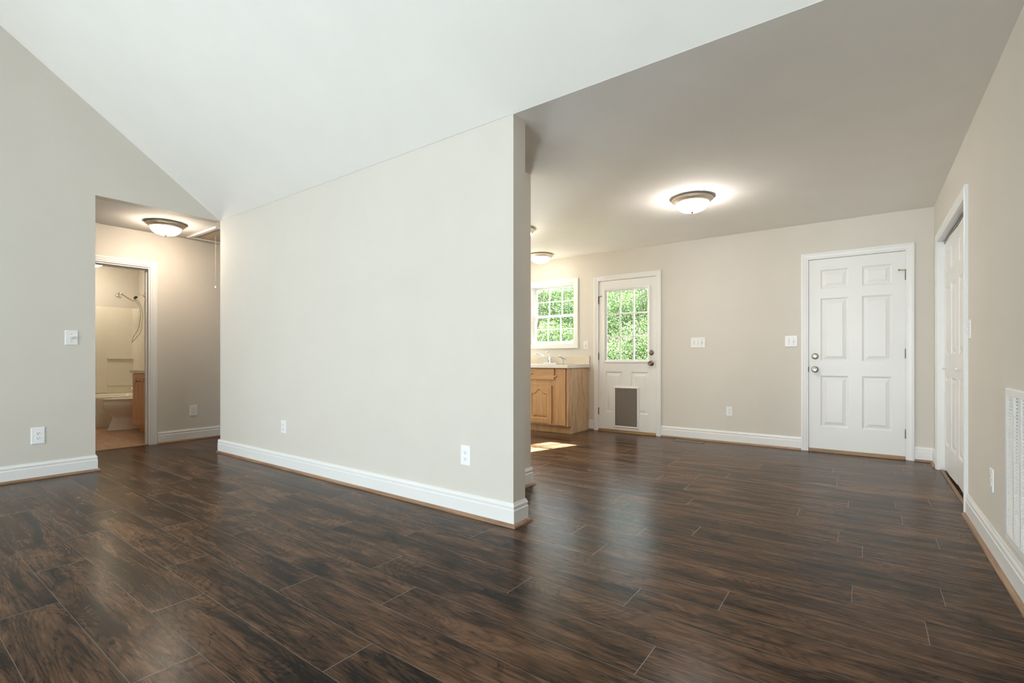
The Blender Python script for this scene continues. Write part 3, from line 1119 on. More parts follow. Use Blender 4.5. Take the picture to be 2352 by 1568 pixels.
def switch(loc, rotz, label, gangs=1, w=0.072, h=0.118, cool=False, pitch=0.046, ups=None):
    pm = M['plate_cool' if cool else 'plate']
    t = thing('light_switch', label, 'light switch', loc, rotz, 'toggle light switches')
    mb = MB()
    plate(mb, w, h)
    mb.build('cover_plate', pm, t)
    for g_ in range(gangs):
        x = (g_ - (gangs - 1) / 2) * pitch
        up = (ups or [1] * gangs)[g_]
        MB().box(x - 0.0050, x + 0.0050, -0.0064, -0.0055, -0.0120, 0.0120).build('toggle_slot', M['black'], t)
        mb = MB()
        mb.bbox(-0.0040, 0.0040, -0.0130, 0.0, -0.0095, 0.0095, 0.0015, m=Matrix.Translation((x, -0.006, 0)))
        mb.bbox(-0.0036, 0.0036, -0.0190, 0.0, -0.0045, 0.0045, 0.0015, m=Matrix.Translation((x, -0.007, 0)) @ Matrix.Rotation(R(-32 * up), 4, 'X'))
        mb.build('toggle', pm, t)
        for s_ in (1, -1):
            MB().lathe([(0, 0), (0.0033, 0), (0.0026, 0.001), (0, 0.0012)], 12, Matrix.Translation((x, -0.006, s_ * 0.030)) @ ROT_OUT, cap=False).build('screw', M['register'], t)
    return t


outlet((XL, 0.931, 0.358), R(90), 'white duplex outlet with an oversized plate, low on the left wall', 0.085, 0.137, True)
outlet((-4.267, YC, 0.375), 0, 'white duplex outlet near the left end of the central dividing wall', 0.080, 0.117)
outlet((-2.071, YC, 0.377), 0, 'white duplex outlet near the free end of the central dividing wall', 0.082, 0.127, True)
outlet((XH, 2.508, 0.355), R(90), 'white duplex outlet in the hall right of the bathroom doorway', 0.084, 0.130)
outlet((-1.307, YB, 0.372), 0, 'white duplex outlet on the back wall between the two doors', 0.069, 0.113)
outlet((XR, 3.470, 0.375), R(-90), 'white duplex outlet on the right wall between closet and air grille')
switch((XL, 1.141, 1.175), R(90), 'white single switch plate on the left wall beside the hall opening', 1, 0.085, 0.125)
switch((-1.666, YB, 1.188), 0, 'wide white plate with three toggles beside the half-glass door', 3, 0.168, 0.126)
switch((-0.671, YB, 1.185), 0, 'white plate with two toggles left of the six-panel door', 2, 0.122, 0.122, ups=[-1, 1])
switch((-3.194, YB, 1.178), 0, 'small white single switch between kitchen window and half-glass door', 1, 0.078, 0.122)
switch((XR, 4.135, 1.180), R(-90), 'white switch on the right wall right beside the closet casing', 1, 0.072, 0.120)


# ------------------------------------------------------------------ ceiling lights
def ceiling_light(loc, label, r=0.18, mat='lamp_neutral', panmat='pan', finial=True):
    t = thing('ceiling_light', label, 'ceiling light', loc, 0, 'flush dome ceiling lights')
    s = r / 0.18
    pan = [(0.0, -0.001), (0.168, -0.001), (0.176, -0.008), (0.180, -0.016), (0.178, -0.022), (0.172, -0.026), (0.166, -0.028), (0.158, -0.040), (0.147, -0.052), (0.140, -0.055), (0.137, -0.050), (0.137, -0.030), (0.0, -0.030)]
    MB().lathe([(a * s, b * s) for a, b in pan], 56, cap=False).build('metal_pan', M[panmat], t)
    dome = [(0.136, -0.048), (0.137, -0.060), (0.131, -0.078), (0.117, -0.096), (0.094, -0.112), (0.064, -0.122), (0.030, -0.127), (0.0, -0.128)]
    MB().lathe([(a * s, b * s) for a, b in dome], 56, cap=False).build('glass_shade', M[mat], t)
    fin = [(0.0, -0.126), (0.013, -0.126), (0.0145, -0.131), (0.010, -0.136), (0.006, -0.139)]
    fin += [(0.0075, -0.144), (0.005, -0.150), (0.0, -0.152)] if finial else [(0.0, -0.140)]
    MB().lathe([(a * s, b * s) for a, b in fin], 20, cap=False).build('finial', M['nickel'], t)
    return t


ceiling_light((-1.275, 4.515, CH), 'domed flush ceiling light over the dining room floor', finial=False)
ceiling_light((-3.690, 5.735, CH), 'domed flush ceiling light above the kitchen sink window', 0.172, 'lamp_kitchen', finial=False)
ceiling_light((-3.155, 4.455, CH), 'ceiling light mostly hidden behind the kitchen wall end, only its rim showing', 0.18, 'lamp_kitchen')
ceiling_light((-6.085, 2.020, CH), 'domed flush ceiling light in the hall by the attic hatch', 0.182, 'lamp_warm')
ceiling_light((-9.100, 2.100, CH), 'bathroom ceiling light cut off by the top of the doorway', 0.17, 'lamp_bath')

# ------------------------------------------------------------------ attic hatch with pull cord
t = thing('attic_hatch', 'tan attic hatch with white frame and pull cord in the hall ceiling', 'hatch', (-6.17, 3.05, CH))
hx0, hx1, hy0, hy1 = -0.385, 0.385, -0.66, 0.66
mb = MB()
FP = [(0, 0), (0, 0.012), (0.006, 0.018), (0.045, 0.018), (0.05, 0.012), (0.05, 0)]
sweep(mb, [(hx0 + 0.05, hy0 + 0.05), (hx0 + 0.05, hy1 - 0.05), (hx1 - 0.05, hy1 - 0.05), (hx1 - 0.05, hy0 + 0.05)], FP, lambda a, b, h: (a, b, -h), closed=True, side=-1)
mb.build('hatch_frame', M['trim'], t)
MB().box(hx0 + 0.05, hx1 - 0.05, hy0 + 0.05, hy1 - 0.05, -0.008, -0.002).build('hatch_panel', M['hatch'], t)
mb = MB().tube([(-0.05, -0.48, -0.006), (-0.05, -0.48, -0.60)], 0.0022, 6)
cd = mb.build('pull_cord', M['cord'], t)
MB().lathe([(0, 0), (0.005, -0.004), (0.009, -0.022), (0.009, -0.030), (0, -0.032)], 14, Matrix.Translation((-0.05, -0.48, -0.595)), cap=False).build('cord_knob', M['plate'], cd)

# ------------------------------------------------------------------ return-air grille in the right wall
GY0, GY1, GZ0, GZ1 = 2.46, 3.115, 0.178, 0.865
t = thing('air_grille', 'large white louvred return-air grille low on the right wall', 'air grille', (XR, GY1, GZ0), R(-90))
gw, gh = GY1 - GY0, GZ1 - GZ0
mb = MB()
FP = [(0.0, 0.0), (0.0, 0.012), (0.028, 0.012), (0.034, 0.008), (0.034, 0.0)]
sweep(mb, [(0.034, 0.034), (0.034, gh - 0.034), (gw - 0.034, gh - 0.034), (gw - 0.034, 0.034)], FP, XZ, closed=True, side=-1)
mb.build('grille_frame', M['grille'], t)
mb = MB()
ncol = 5
cw = (gw - 0.068) / ncol
for k in range(1, ncol):
    x = 0.034 + k * cw
    mb.box(x - 0.010, x + 0.010, -0.011, -0.003, 0.034, gh - 0.034)
mb.build('divider_bars', M['grille'], t)
mb = MB()
nl = 43
pit = (gh - 0.068) / nl
for k in range(nl):
    z = 0.034 + (k + 0.5) * pit
    for q in range(ncol):
        # stamped louvre of one cell: slopes down towards the room, its far end cut at a slant
        a0, a1 = 0.034 + q * cw + (0.010 if q else 0.0), 0.034 + (q + 1) * cw
        a2 = a0 + 0.024
        mb.add([(a0 + 0.002, -0.0105, z - 0.0060), (a1, -0.0105, z - 0.0060), (a1, -0.0015, z + 0.0056), (a2, -0.0015, z + 0.0056),
                (a0 + 0.002, -0.0105, z - 0.0068), (a1, -0.0105, z - 0.0068), (a1, -0.0015, z + 0.0048), (a2, -0.0015, z + 0.0048)],
               [(0, 1, 2, 3), (4, 7, 6, 5), (0, 4, 5, 1), (3, 2, 6, 7), (0, 3, 7, 4), (1, 5, 6, 2)])
mb.build('louvres', M['grille'], t)
MB().box(0.034, gw - 0.034, -0.0012, -0.0004, 0.034, gh - 0.034).build('void_shade_sheet', M['black'], t)  # black sheet standing in for the shaded void behind the louvres

# ------------------------------------------------------------------ floor register
t = thing('floor_register', 'brown metal floor register in front of the back wall', 'floor vent', (-1.718, 5.952, 0), 0)
mb = MB()
w, d = 0.165, 0.062
mb.box(-w, w, -d, -d + 0.018, 0.0005, 0.005).box(-w, w, d - 0.018, d, 0.0005, 0.005).box(-w, -w + 0.02, -d + 0.018, d - 0.018, 0.0005, 0.005).box(w - 0.02, w, -d + 0.018, d - 0.018, 0.0005, 0.005)
mb.build('register_frame', M['register'], t)
mb = MB()
for k in range(22):
    x = -w + 0.022 + (k + 0.5) * (2 * w - 0.044) / 22
    mb.box(x - 0.0035, x + 0.0035, -d + 0.018, d - 0.018, 0.001, 0.004)
mb.box(-w + 0.02, w - 0.02, -0.003, 0.003, 0.001, 0.0045)
mb.build('slats', M['register'], t)
MB().box(-w + 0.019, w - 0.019, -d + 0.017, d - 0.017, 0.0003, 0.0008).build('duct_shade_sheet', M['black'], t)  # thin black sheet painted as the darkness below the slats


# ------------------------------------------------------------------ kitchen
def cab_knob(parent, x, z, y, mat='nickel'):
    return MB().lathe([(0, 0), (0.0065, 0), (0.0055, 0.010), (0.009, 0.014), (0.0145, 0.019), (0.0145, 0.024), (0.009, 0.028), (0, 0.029)], 20,
                      Matrix.Translation((x, y, z)) @ ROT_OUT, cap=False).build('knob', M[mat], parent)


CAB_PROF = [(0.0, 0.0), (0.004, 0.005), (0.010, 0.0085), (0.014, 0.0085), (0.034, 0.002), (0.038, 0.001)]
CF = 5.545            # face frame front
CX1 = -3.147          # right side of the run


def oak_door(parent, x0, x1, z0, z1, yf, arch, kx, kz, mat='oak', stile=0.062, knob_mat='nickel', panel=True):
    mb = MB()
    pans = [(x0 + stile, x1 - stile, z0 + stile, z1 - stile * 0.85)] if panel else []
    panel_face(mb, x0, x1, z0, z1, pans, yf, prof=CAB_PROF, arches={0: arch} if (arch and panel) else None)
    slab_sides(mb, x0, x1, z0, z1, yf, yf + 0.018)
    d_ = mb.build('cabinet_door', M[mat], parent)
    cab_knob(d_, kx, kz, yf, knob_mat)
    return d_


# sink base unit
SX0 = -4.255
t = thing('sink_cabinet', 'honey oak sink base cabinet with arched panel door under the window', 'cabinet', ((SX0 - 3.337) / 2, CF, 0))
ox = -(SX0 - 3.337) / 2
TT = Matrix.Translation((ox, -CF, 0))
mb = MB(TT)
mb.box(SX0, SX0 + 0.018, CF + 0.02, YB - 0.002, 0.105, 0.874).box(-3.356, -3.338, CF + 0.02, YB - 0.002, 0.105, 0.874)
mb.box(SX0 + 0.018, -3.356, YB - 0.012, YB - 0.002, 0.105, 0.874).box(SX0 + 0.018, -3.356, CF + 0.02, YB - 0.012, 0.105, 0.123)
mb.box(SX0, -3.338, CF, CF + 0.02, 0.105, 0.72).box(SX0, -3.338, CF, CF + 0.02, 0.72, 0.874)
mb.box(SX0, -3.338, CF + 0.075, YB - 0.002, 0.0, 0.105)
mb.build('cabinet_body', M['oak'], t)


def local_part(fn):
    return fn


def shift(o, dx, dy):
    me = o.data
    for v in me.vertices:
        v.co.x += dx
        v.co.y += dy
    return o


dr = MB(TT)
dr.bbox(SX0 + 0.02, -3.345, CF - 0.019, CF - 0.0005, 0.712, 0.858, 0.004)
fd = dr.build('drawer_front', M['oak_x'], t)
shift(cab_knob(fd, -3.700, 0.785, CF - 0.019), ox, -CF)
for (xa, xb, kx) in ((-3.765, -3.388, -3.738), (-4.19, -3.80, -3.84)):
    d_ = oak_door(t, xa, xb, 0.128, 0.632, CF - 0.019, 0.060, kx, 0.535)
    shift(d_, ox, -CF)
    shift(d_.children[0], ox, -CF)

# narrow end unit
t = thing('narrow_cabinet', 'narrow honey oak end cabinet with plain full-height door and grained side', 'cabinet', ((-3.337 + CX1) / 2, CF, 0))
ox = (3.337 - CX1) / 2
TT = Matrix.Translation((ox, -CF, 0))
mb = MB(TT)
mb.box(-3.3375, CX1 - 0.006, CF, YB - 0.002, 0.105, 0.874)
mb.box(-3.3375, CX1 - 0.006, CF + 0.075, YB - 0.002, 0.0, 0.105)
mb.build('cabinet_body', M['oak'], t)
mb = MB(TT)
mb.prism([(CF + 0.001, 0.105), (CF + 0.075, 0.105), (CF + 0.075, 0.0), (YB - 0.0025, 0.0), (YB - 0.0025, 0.874), (CF + 0.001, 0.874)], 'X', CX1 - 0.0058, CX1)
mb.build('side_panel', M['oak_side'], t)
mb = MB(TT)
mb.bbox(-3.325, -3.176, CF - 0.019, CF - 0.0005, 0.116, 0.858, 0.004)
d_ = mb.build('cabinet_door', M['oak'], t)
shift(cab_knob(d_, -3.312, 0.757, CF - 0.019), ox, -CF)
# kick strip of the side: small quarter round at the floor along the side panel
# next unit to the left, mostly behind the wall end
t = thing('base_cabinet', 'honey oak base cabinet left of the sink unit, behind the wall end', 'cabinet', (-4.83, CF, 0))
mb = MB()
mb.box(-0.574, 0.574, 0, YB - 0.002 - CF, 0.105, 0.874).box(-0.574, 0.574, 0.075, YB - 0.002 - CF, 0, 0.105)
mb.build('cabinet_body', M['oak'], t)
for xa, xb in ((-0.55, -0.02), (0.02, 0.55)):
    oak_door(t, xa, xb, 0.128, 0.858, -0.019, 0.06, xb - 0.05 if xa < 0 else xa + 0.05, 0.75)

# countertop with sink cut-out
CT0, CT1 = 0.8755, 0.912
SXA, SXB, SYA, SYB = -4.15, -3.33, 5.59, 6.055
mb = MB()
mb.box(XL + 0.121, SXA, 5.502, YB - 0.001, CT0, CT1)
mb.box(SXB, -3.131, 5.502, YB - 0.001, CT0, CT1)
mb.box(SXA, SXB, 5.502, SYA, CT0, CT1)
mb.box(SXA, SXB, SYB, YB - 0.001, CT0, CT1)
mb.bbox(XL + 0.121, -3.131, YB - 0.022, YB - 0.001, CT1 + 0.0002, 1.026, 0.003)
ct = mb.build('countertop', M['counter'])
tag(ct, 'beige laminate countertop with backsplash over the oak cabinets', 'countertop')
eb = MB()
eb.m = Matrix.Translation(-ct.location)
eb.bbox(XL + 0.13, -3.131, 5.496, 5.5018, CT0 - 0.006, CT1 + 0.001, 0.002)
eb.bbox(-3.1308, -3.126, 5.498, YB - 0.001, CT0 - 0.006, CT1 + 0.001, 0.002)
eb.build('edge_band', M['counter_edge'], ct)

t = thing('kitchen_sink', 'stainless steel drop-in sink in the beige countertop', 'sink', ((SXA + SXB) / 2, (SYA + SYB) / 2, CT1))
hw, hd = (SXB - SXA) / 2, (SYB - SYA) / 2


def rrect(hx, hy, r, z, n=6, ox=0, oy=0):
    pts = []
    for cx, cy, a0 in ((hx - r, hy - r, 0), (-hx + r, hy - r, 90), (-hx + r, -hy + r, 180), (hx - r, -hy + r, 270)):
        for k in range(n + 1):
            a = R(a0 + 90 * k / n)
            pts.append((ox + cx + r * math.cos(a), oy + cy + r * math.sin(a), z))
    return pts


mb = MB()
mb.loft([rrect(hw + 0.012, hd + 0.012, 0.04, 0.0005), rrect(hw + 0.010, hd + 0.010, 0.04, 0.005), rrect(hw - 0.02, hd - 0.02, 0.05, 0.006),
         rrect(hw - 0.03, hd - 0.05, 0.05, 0.002, oy=-0.03), rrect(hw - 0.04, hd - 0.06, 0.05, -0.14, oy=-0.03), rrect(hw - 0.09, hd - 0.11, 0.05, -0.16, oy=-0.03), rrect(0.02, 0.02, 0.018, -0.163, oy=-0.03)], caps=False)
o = mb.build('basin', M['steel'], t)
smooth_angle(o, 35)
MB().lathe([(0, 0), (0.04, 0), (0.038, 0.003), (0.012, 0.001), (0, 0.001)], 24, Matrix.Translation((0, -0.03, -0.162)), cap=False).build('drain', M['chrome'], t)

t = thing('kitchen_faucet', 'chrome single-lever kitchen faucet at the back of the sink', 'faucet', (-3.705, 6.018, CT1 + 0.0065))
MB().loft([rrect(0.125, 0.026, 0.025, 0.0, 8), rrect(0.125, 0.026, 0.025, 0.006, 8), rrect(0.112, 0.018, 0.017, 0.011, 8)]).build('base_plate', M['chrome'], t)
MB().lathe([(0, 0.008), (0.026, 0.008), (0.024, 0.040), (0.025, 0.060), (0.027, 0.075), (0.024, 0.092), (0.012, 0.102), (0, 0.104)], 28, cap=False).build('faucet_body', M['chrome'], t)
pts = [(-0.01, -0.012, 0.030), (-0.035, -0.050, 0.062), (-0.070, -0.100, 0.105), (-0.098, -0.140, 0.134), (-0.118, -0.170, 0.145), (-0.135, -0.194, 0.140), (-0.139, -0.200, 0.118)]
MB().tube(pts, [0.013, 0.0115, 0.0105, 0.010, 0.010, 0.011, 0.012], 14).build('spout', M['chrome'], t)
MB().tube([(-0.002, 0, 0.098), (-0.028, -0.004, 0.130), (-0.052, -0.008, 0.160)], [0.006, 0.005, 0.006], 10).lathe([(0, -0.014), (0.011, -0.010), (0.016, 0.0), (0.011, 0.010), (0, 0.014)], 18, Matrix.Translation((-0.055, -0.008, 0.166)), cap=False).build('lever', M['chrome'], t)
t = thing('sink_sprayer', 'white pull-out sprayer standing beside the kitchen faucet', 'sprayer', (-3.503, 6.018, CT1 + 0.0065))
MB().lathe([(0, 0), (0.020, 0), (0.018, 0.008), (0.012, 0.018), (0.011, 0.05), (0.013, 0.075), (0.010, 0.085), (0, 0.088)], 20, cap=False).build('sprayer_body', M['plate_cool'], t)
MB().tube([(0.004, 0.004, 0.070), (-0.006, -0.012, 0.096), (-0.022, -0.034, 0.108), (-0.036, -0.050, 0.104)], [0.012, 0.0135, 0.0125, 0.013], 12).build('spray_head', M['plate_cool'], t)
MB().tube([(0.010, 0.012, 0.104), (0.022, 0.022, 0.080), (0.025, 0.025, 0.056)], [0.005, 0.005, 0.004], 8).build('spray_lever', M['plate_cool'], t)

# ------------------------------------------------------------------ bathroom
TBX0, TBX1, TBY0, TBY1 = -9.719, -8.880, 1.221, 2.829
t = thing('bathtub', 'cream built-in bathtub behind the toilet', 'bathtub', ((TBX0 + TBX1) / 2, (TBY0 + TBY1) / 2, 0))
hx, hy = (TBX1 - TBX0) / 2, (TBY1 - TBY0) / 2
mb = MB()
mb.loft([rrect(hx, hy, 0.01, 0.003), rrect(hx, hy, 0.01, 0.40), rrect(hx, hy, 0.012, 0.428), rrect(hx - 0.008, hy - 0.004, 0.014, 0.438), rrect(hx - 0.055, hy - 0.06, 0.10, 0.440),
         rrect(hx - 0.075, hy - 0.09, 0.12, 0.42), rrect(hx - 0.11, hy - 0.16, 0.13, 0.14), rrect(hx - 0.18, hy - 0.26, 0.12, 0.10), rrect(0.02, 0.02, 0.019, 0.098)], caps=False)
o = mb.build('tub_shell', M['tub'], t)
smooth_angle(o, 50)
t2 = thing('tub_surround', 'cream moulded wall surround above the bathtub', 'tub surround', (-9.3, 2.03, 0.442))
mb = MB()
mb.m = Matrix.Translation((9.3, -2.03, -0.442))
mb.bbox(-9.718, -9.700, 1.222, 2.828, 0.442, 1.812, 0.004)
mb.bbox(-9.699, -8.870, 2.810, 2.828, 0.442, 1.812, 0.004)
mb.bbox(-9.699, -8.870, 1.222, 1.240, 0.442, 1.812, 0.004)
mb.prism([(-9.70, 2.81), (-9.64, 2.81), (-9.70, 2.75)], 'Z', 0.4425, 1.81)
# raised lower field and ledge line
mb.bbox(-9.700, -9.688, 1.26, 2.42, 0.46, 1.088, 0.005)
mb.build('wall_panels', M['tub'], t2)
mb = MB()
mb.m = Matrix.Translation((9.3, -2.03, -0.442))
mb.bbox(-9.702, -9.665, 2.420, 2.745, 0.985, 1.003, 0.006)
mb.bbox(-9.702, -9.690, 2.420, 2.745, 0.56, 0.985, 0.004)
mb.build('soap_shelf', M['tub'], t2)

t = thing('handheld_shower', 'chrome shower arm with handheld head and looping hose above the tub', 'shower', (-9.35, 2.809, 2.0))


def LP(y, z, x=-9.35):
    return (x + 9.35, y - 2.809, z - 2.0)


MB().lathe([(0, 0), (0.030, 0), (0.026, 0.006), (0.012, 0.012), (0, 0.012)], 24, ROT_OUT, cap=False).build('wall_flange', M['chrome'], t)
MB().tube([LP(2.806, 2.0), LP(2.775, 2.004), LP(2.745, 2.002), LP(2.722, 1.985), LP(2.705, 1.968)], 0.0095, 12).build('shower_arm', M['chrome'], t)
MB().tube([LP(2.712, 1.978), LP(2.700, 1.965), LP(2.682, 1.950), LP(2.672, 1.942)], [0.014, 0.019, 0.017, 0.012], 12).build('bracket', M['black'], t)
MB().tube([LP(2.695, 1.925), LP(2.660, 1.900), LP(2.600, 1.935), LP(2.545, 1.975), LP(2.515, 1.996), LP(2.498, 2.004)], [0.010, 0.013, 0.012, 0.011, 0.012, 0.016], 12).build('shower_handle', M['chrome'], t)
hm = Matrix.Translation(LP(2.478, 1.972)) @ Matrix.Rotation(R(-18), 4, 'X')
MB().lathe([(0, 0.044), (0.014, 0.042), (0.020, 0.034), (0.034, 0.004), (0.046, -0.018), (0.048, -0.024), (0.044, -0.028), (0.0, -0.028)], 28, hm, cap=False).build('shower_head', M['chrome'], t)
hp = []
ctrl = [LP(2.690, 1.925), LP(2.725, 1.90, -9.34), LP(2.755, 1.83, -9.33), LP(2.775, 1.74, -9.32), LP(2.778, 1.65, -9.31), LP(2.768, 1.56, -9.31), LP(2.766, 1.46, -9.32),
        LP(2.745, 1.39, -9.33), LP(2.705, 1.33, -9.34), LP(2.668, 1.275, -9.35), LP(2.650, 1.242, -9.355), LP(2.652, 1.262, -9.36), LP(2.672, 1.34, -9.36), LP(2.712, 1.42, -9.36), LP(2.742, 1.50, -9.36), LP(2.757, 1.60, -9.36),
        LP(2.764, 1.70, -9.36), LP(2.752, 1.79, -9.36), LP(2.725, 1.86, -9.36), LP(2.690, 1.90, -9.355)]


def catmull(P, k=6):
    P = [Vector(p) for p in P]
    out = []
    for i in range(len(P) - 1):
        a, b, c, d = P[max(i - 1, 0)], P[i], P[i + 1], P[min(i + 2, len(P) - 1)]
        for j in range(k):
            u = j / k
            out.append(0.5 * ((2 * b) + (c - a) * u + (2 * a - 5 * b + 4 * c - d) * u * u + (-a + 3 * b - 3 * c + d) * u ** 3))
    out.append(P[-1])
    return out


MB().tube(catmull(ctrl), 0.0065, 10).build('hose', M['chrome'], t)
t = thing('tub_spout', 'chrome bath spout on the end wall above the tub rim', 'spout', (-9.35, 2.809, 0.52))
MB().tube([(0, 0, 0), (0, -0.08, 0), (0, -0.160, -0.006), (0, -0.190, -0.022)], [0.026, 0.025, 0.024, 0.020], 16).tube([(0, -0.165, 0.012), (0, -0.165, 0.050)], [0.005, 0.007], 8).build('spout_body', M['chrome'], t)

# toilet: bowl faces -y, tank against the end wall
t = thing('toilet', 'cream toilet with closed lid in the bathroom', 'toilet', (-8.45, 2.36, 0.002))


def egg(cy, hl, hw_, z, n=40, sq=0.0):
    """oval pointing to -y"""
    pts = []
    for i in range(n):
        a = 2 * PI * i / n
        x = hw_ * math.cos(a)
        y = hl * math.sin(a)
        if y < 0:
            x *= (1 - 0.10 * (y / hl) ** 2)
        else:
            x *= 1 + sq * (y / hl)
        pts.append((x, cy - 2.36 + y, z))
    return pts


mb = MB()
mb.loft([egg(2.385, 0.278, 0.118, 0.0), egg(2.385, 0.277, 0.118, 0.010), egg(2.385, 0.262, 0.108, 0.022), egg(2.380, 0.235, 0.100, 0.09), egg(2.372, 0.205, 0.098, 0.155),
         egg(2.365, 0.200, 0.105, 0.185), egg(2.350, 0.225, 0.130, 0.225), egg(2.335, 0.252, 0.158, 0.275), egg(2.330, 0.262, 0.172, 0.310), egg(2.330, 0.266, 0.180, 0.322), egg(2.330, 0.266, 0.182, 0.385), egg(2.330, 0.258, 0.176, 0.394)])
o = mb.build('bowl', M['ceramic'], t)
smooth_angle(o, 50)
mb = MB()
mb.loft([egg(2.335, 0.262, 0.180, 0.396), egg(2.335, 0.266, 0.184, 0.400), egg(2.335, 0.266, 0.184, 0.410), egg(2.335, 0.260, 0.180, 0.414)])
smooth_angle(mb.build('seat', M['ceramic'], t), 50)
mb = MB()
mb.loft([egg(2.335, 0.258, 0.178, 0.4185), egg(2.335, 0.264, 0.183, 0.422), egg(2.335, 0.262, 0.182, 0.434), egg(2.335, 0.235, 0.155, 0.442), egg(2.335, 0.10, 0.08, 0.445)])
smooth_angle(mb.build('lid', M['ceramic'], t), 50)
mb = MB()
mb.bbox(-0.21, 0.21, 0.262, 0.448, 0.38, 0.74, 0.02)
mb.bbox(-0.12, 0.12, 0.20, 0.30, 0.20, 0.385, 0.02)
tk = mb.build('tank', M['ceramic'], t)
MB().bbox(-0.218, 0.218, 0.254, 0.452, 0.742, 0.775, 0.012).build('tank_lid', M['ceramic'], tk)
MB().tube([(-0.15, 0.262, 0.68), (-0.15, 0.250, 0.68), (-0.09, 0.246, 0.675)], 0.006, 8).build('flush_lever', M['chrome'], tk)

# vanity
VX0, VX1, VY = -8.028, -7.428, 2.297
t = thing('vanity_cabinet', 'light pinkish oak bathroom vanity with arched doors beside the toilet', 'vanity', (VX0, VY, 0.002))
mb = MB()
mb.box(0, VX1 - VX0, 0, 2.829 - VY, 0.100, 0.800)
mb.box(0.0, VX1 - VX0, 0.065, 2.829 - VY, 0.0, 0.100)
mb.build('cabinet_body', M['oak_bath'], t)
oak_door(t, 0.004, 0.284, 0.106, 0.790, -0.018, 0.075, 0.205, 0.690, 'oak_bath', 0.052, 'nickel')
oak_door(t, 0.290, 0.585, 0.106, 0.790, -0.018, 0.075, 0.330, 0.690, 'oak_bath', 0.052, 'nickel')
mb = MB(Matrix.Translation((-0.03, -0.045, 0.801)))
mb.bbox(0, 0.66, 0, 2.829 - VY + 0.045, 0, 0.036, 0.006)
mb.bbox(0, 0.66, 2.80 - VY + 0.045, 2.829 - VY + 0.045, 0.034, 0.12, 0.005)
vs_ = [rrect(0.20, 0.15, 0.14, 0.0362, 8, 0.33, 0.27), rrect(0.195, 0.145, 0.135, 0.040, 8, 0.33, 0.27), rrect(0.17, 0.12, 0.115, 0.0375, 8, 0.33, 0.27)]
mb.loft(vs_)
vt = mb.build('marble_top', M['marble'], t)
vt['label'] = 'cream cultured marble top with basin'

t = thing('vanity_faucet', 'small chrome faucet at the back of the vanity top', 'faucet', (-7.728, 2.715, 0.8395))
MB().loft([rrect(0.08, 0.022, 0.02, 0.0, 6), rrect(0.078, 0.020, 0.018, 0.014, 6)]).tube([(0, 0, 0.01), (0, -0.01, 0.055), (0, -0.06, 0.07), (0, -0.105, 0.058)], [0.014, 0.013, 0.011, 0.011], 12).build('faucet_body', M['chrome'], t)
for s_ in (-1, 1):
    MB().lathe([(0, 0.012), (0.014, 0.012), (0.017, 0.045), (0.012, 0.058), (0, 0.06)], 16, Matrix.Translation((s_ * 0.058, 0, 0)), cap=False).build('tap_handle', M['chrome'], t)

# ------------------------------------------------------------------ outdoors
mb = MB()
mb.add([(-22, YB + 0.2, -0.35), (12, YB + 0.2, -0.35), (12, 9.6, -0.3), (-22, 9.6, -0.3), (12, 16.5, 3.6), (-22, 16.5, 3.6), (12, 24, 4.6), (-22, 24, 4.6)],
       [(0, 1, 2, 3), (3, 2, 4, 5), (5, 4, 6, 7)])
o = struct('ground', mb, M['grass'], 'grassy slope behind the house')
# unseen post added to block the sun from part of the door glass
struct('sun_block_post', MB().bbox(-2.60, -2.43, 6.93, 7.07, -0.35, 3.4, 0.008), M['trim'], 'added white post outside the back door, unseen, blocking the sun')


def slope_z(y):
    return -0.3 + max(0, (y - 9.6)) * 3.9 / 6.9


def leaves(name, n, fn, size, seed):
    rnd = random.Random(seed)
    vs, fs, sh = [], [], []
    for i in range(n):
        p, tone = fn(rnd)
        s_ = rnd.uniform(*size)
        d = Vector((rnd.gauss(0, 1), rnd.gauss(0, 1), rnd.gauss(0, 0.6)))
        if d.length < 1e-3:
            continue
        d.normalize()
        u = d.cross(Vector((rnd.gauss(0, 1), rnd.gauss(0, 1), rnd.gauss(0, 1)))).normalized()
        p = Vector(p)
        b = len(vs)
        nn = d.cross(u)
        vs += [tuple(p - d * s_), tuple(p + u * s_ * 0.42 - d * s_ * 0.1), tuple(p + d * s_ + nn * s_ * 0.2), tuple(p - u * s_ * 0.42 - d * s_ * 0.1)]
        fs.append((b, b + 1, b + 2, b + 3))
        sh += [min(1, max(0, tone + rnd.gauss(0, 0.17)))] * 4
    me = bpy.data.meshes.new(name)
    off = Vector((sum(v[0] for v in vs) / len(vs), sum(v[1] for v in vs) / len(vs), min(v[2] for v in vs)))
    me.from_pydata([tuple(Vector(v) - off) for v in vs], [], fs)
    a = me.attributes.new('shade', 'FLOAT', 'POINT')
    a.data.foreach_set('value', sh)
    me.materials.append(M['leaf'])
    o = bpy.data.objects.new(name, me)
    o.location = off
    COL.objects.link(o)
    return o


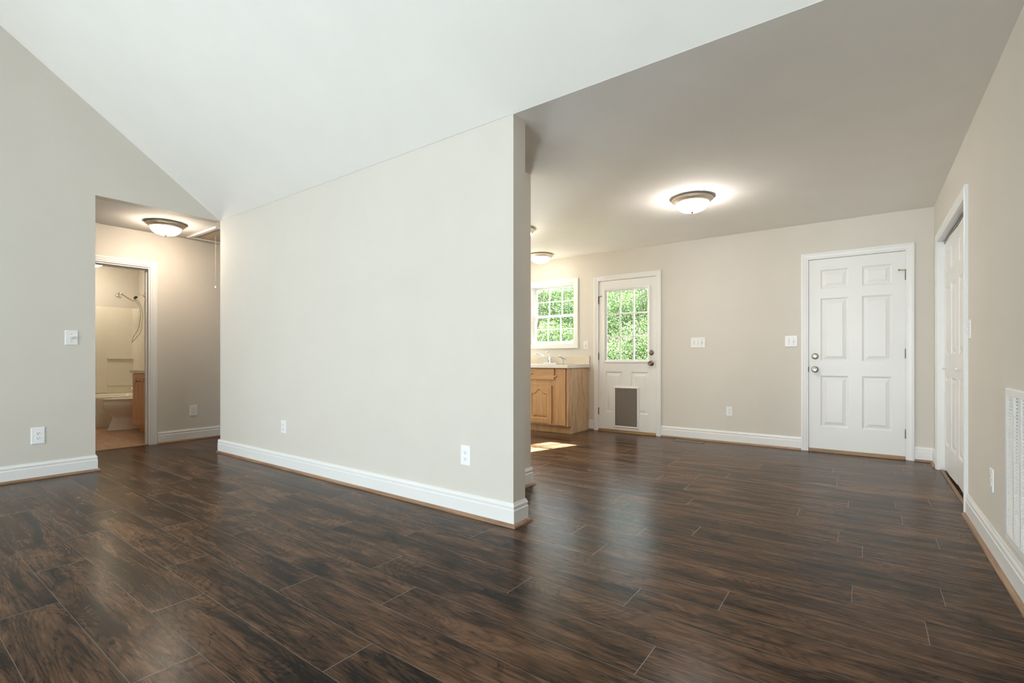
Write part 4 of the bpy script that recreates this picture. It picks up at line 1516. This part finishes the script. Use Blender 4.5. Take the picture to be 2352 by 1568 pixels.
rb = random.Random(3)
blobs = []
for i in range(420):
    y = rb.uniform(9.5, 18.5)
    x = rb.uniform(-0.80 * y, -0.24 * y)
    blobs.append((x, y, slope_z(y) + rb.uniform(0.05, 0.7), rb.uniform(0.35, 0.85), rb.uniform(0.30, 0.72)))


def bank(r):
    bx_, by_, bz, br, tone = r.choice(blobs)
    while True:
        p = Vector((r.uniform(-1, 1), r.uniform(-1, 1), r.uniform(-1, 1)))
        if 0.55 < p.length < 1:
            break
    # every leaf starts from the random tone of its shrub
    return (bx_ + p.x * br, by_ + p.y * br, bz + p.z * br * 0.85), tone


lv = leaves('shrub_foliage', 250000, bank, (0.015, 0.034), 11)
tag(lv, 'dense bright green shrub leaves covering the bank behind the house', 'foliage', kind='stuff')

tr_specs = [(-6.9, 10.4, 0.035, 4.6, 0.5, 'thin leaning sapling seen through left panes of kitchen window'),
            (-5.9, 11.2, 0.03, 4.2, -0.6, 'thin sapling seen through right panes of kitchen window'),
            (-6.3, 12.0, 0.045, 5.0, 0.3, 'thicker young tree farther up the bank behind the kitchen window'),
            (-4.35, 10.8, 0.022, 3.4, 0.35, 'thin sapling seen through the back door glass')]
for (x, y, r_, h_, lean, lab) in tr_specs:
    z0 = slope_z(y) - 0.03
    t = thing('sapling', lab, 'tree', (x, y, z0), 0, 'saplings on the bank')
    rs = random.Random(int(x * 100))
    pts = [(lean * k / 6 * 0.9 + rs.uniform(-0.04, 0.04), rs.uniform(-0.1, 0.1), h_ * k / 6) for k in range(7)]
    tk = MB().tube(pts, [r_ * 0.6 * (1 - 0.11 * k) for k in range(7)], 8)
    tk.build('trunk', M['bark'], t)
    for b_ in range(7):
        k = rs.randint(1, 5)
        p = Vector(pts[k])
        q = p + Vector((rs.uniform(-0.8, 0.8), rs.uniform(-0.3, 0.3), rs.uniform(0.3, 0.8)))
        MB().tube([p, (p + q) / 2 + Vector((0, 0, 0.05)), q], [r_ * 0.4, r_ * 0.3, r_ * 0.15], 6).build('branch', M['bark'], t)
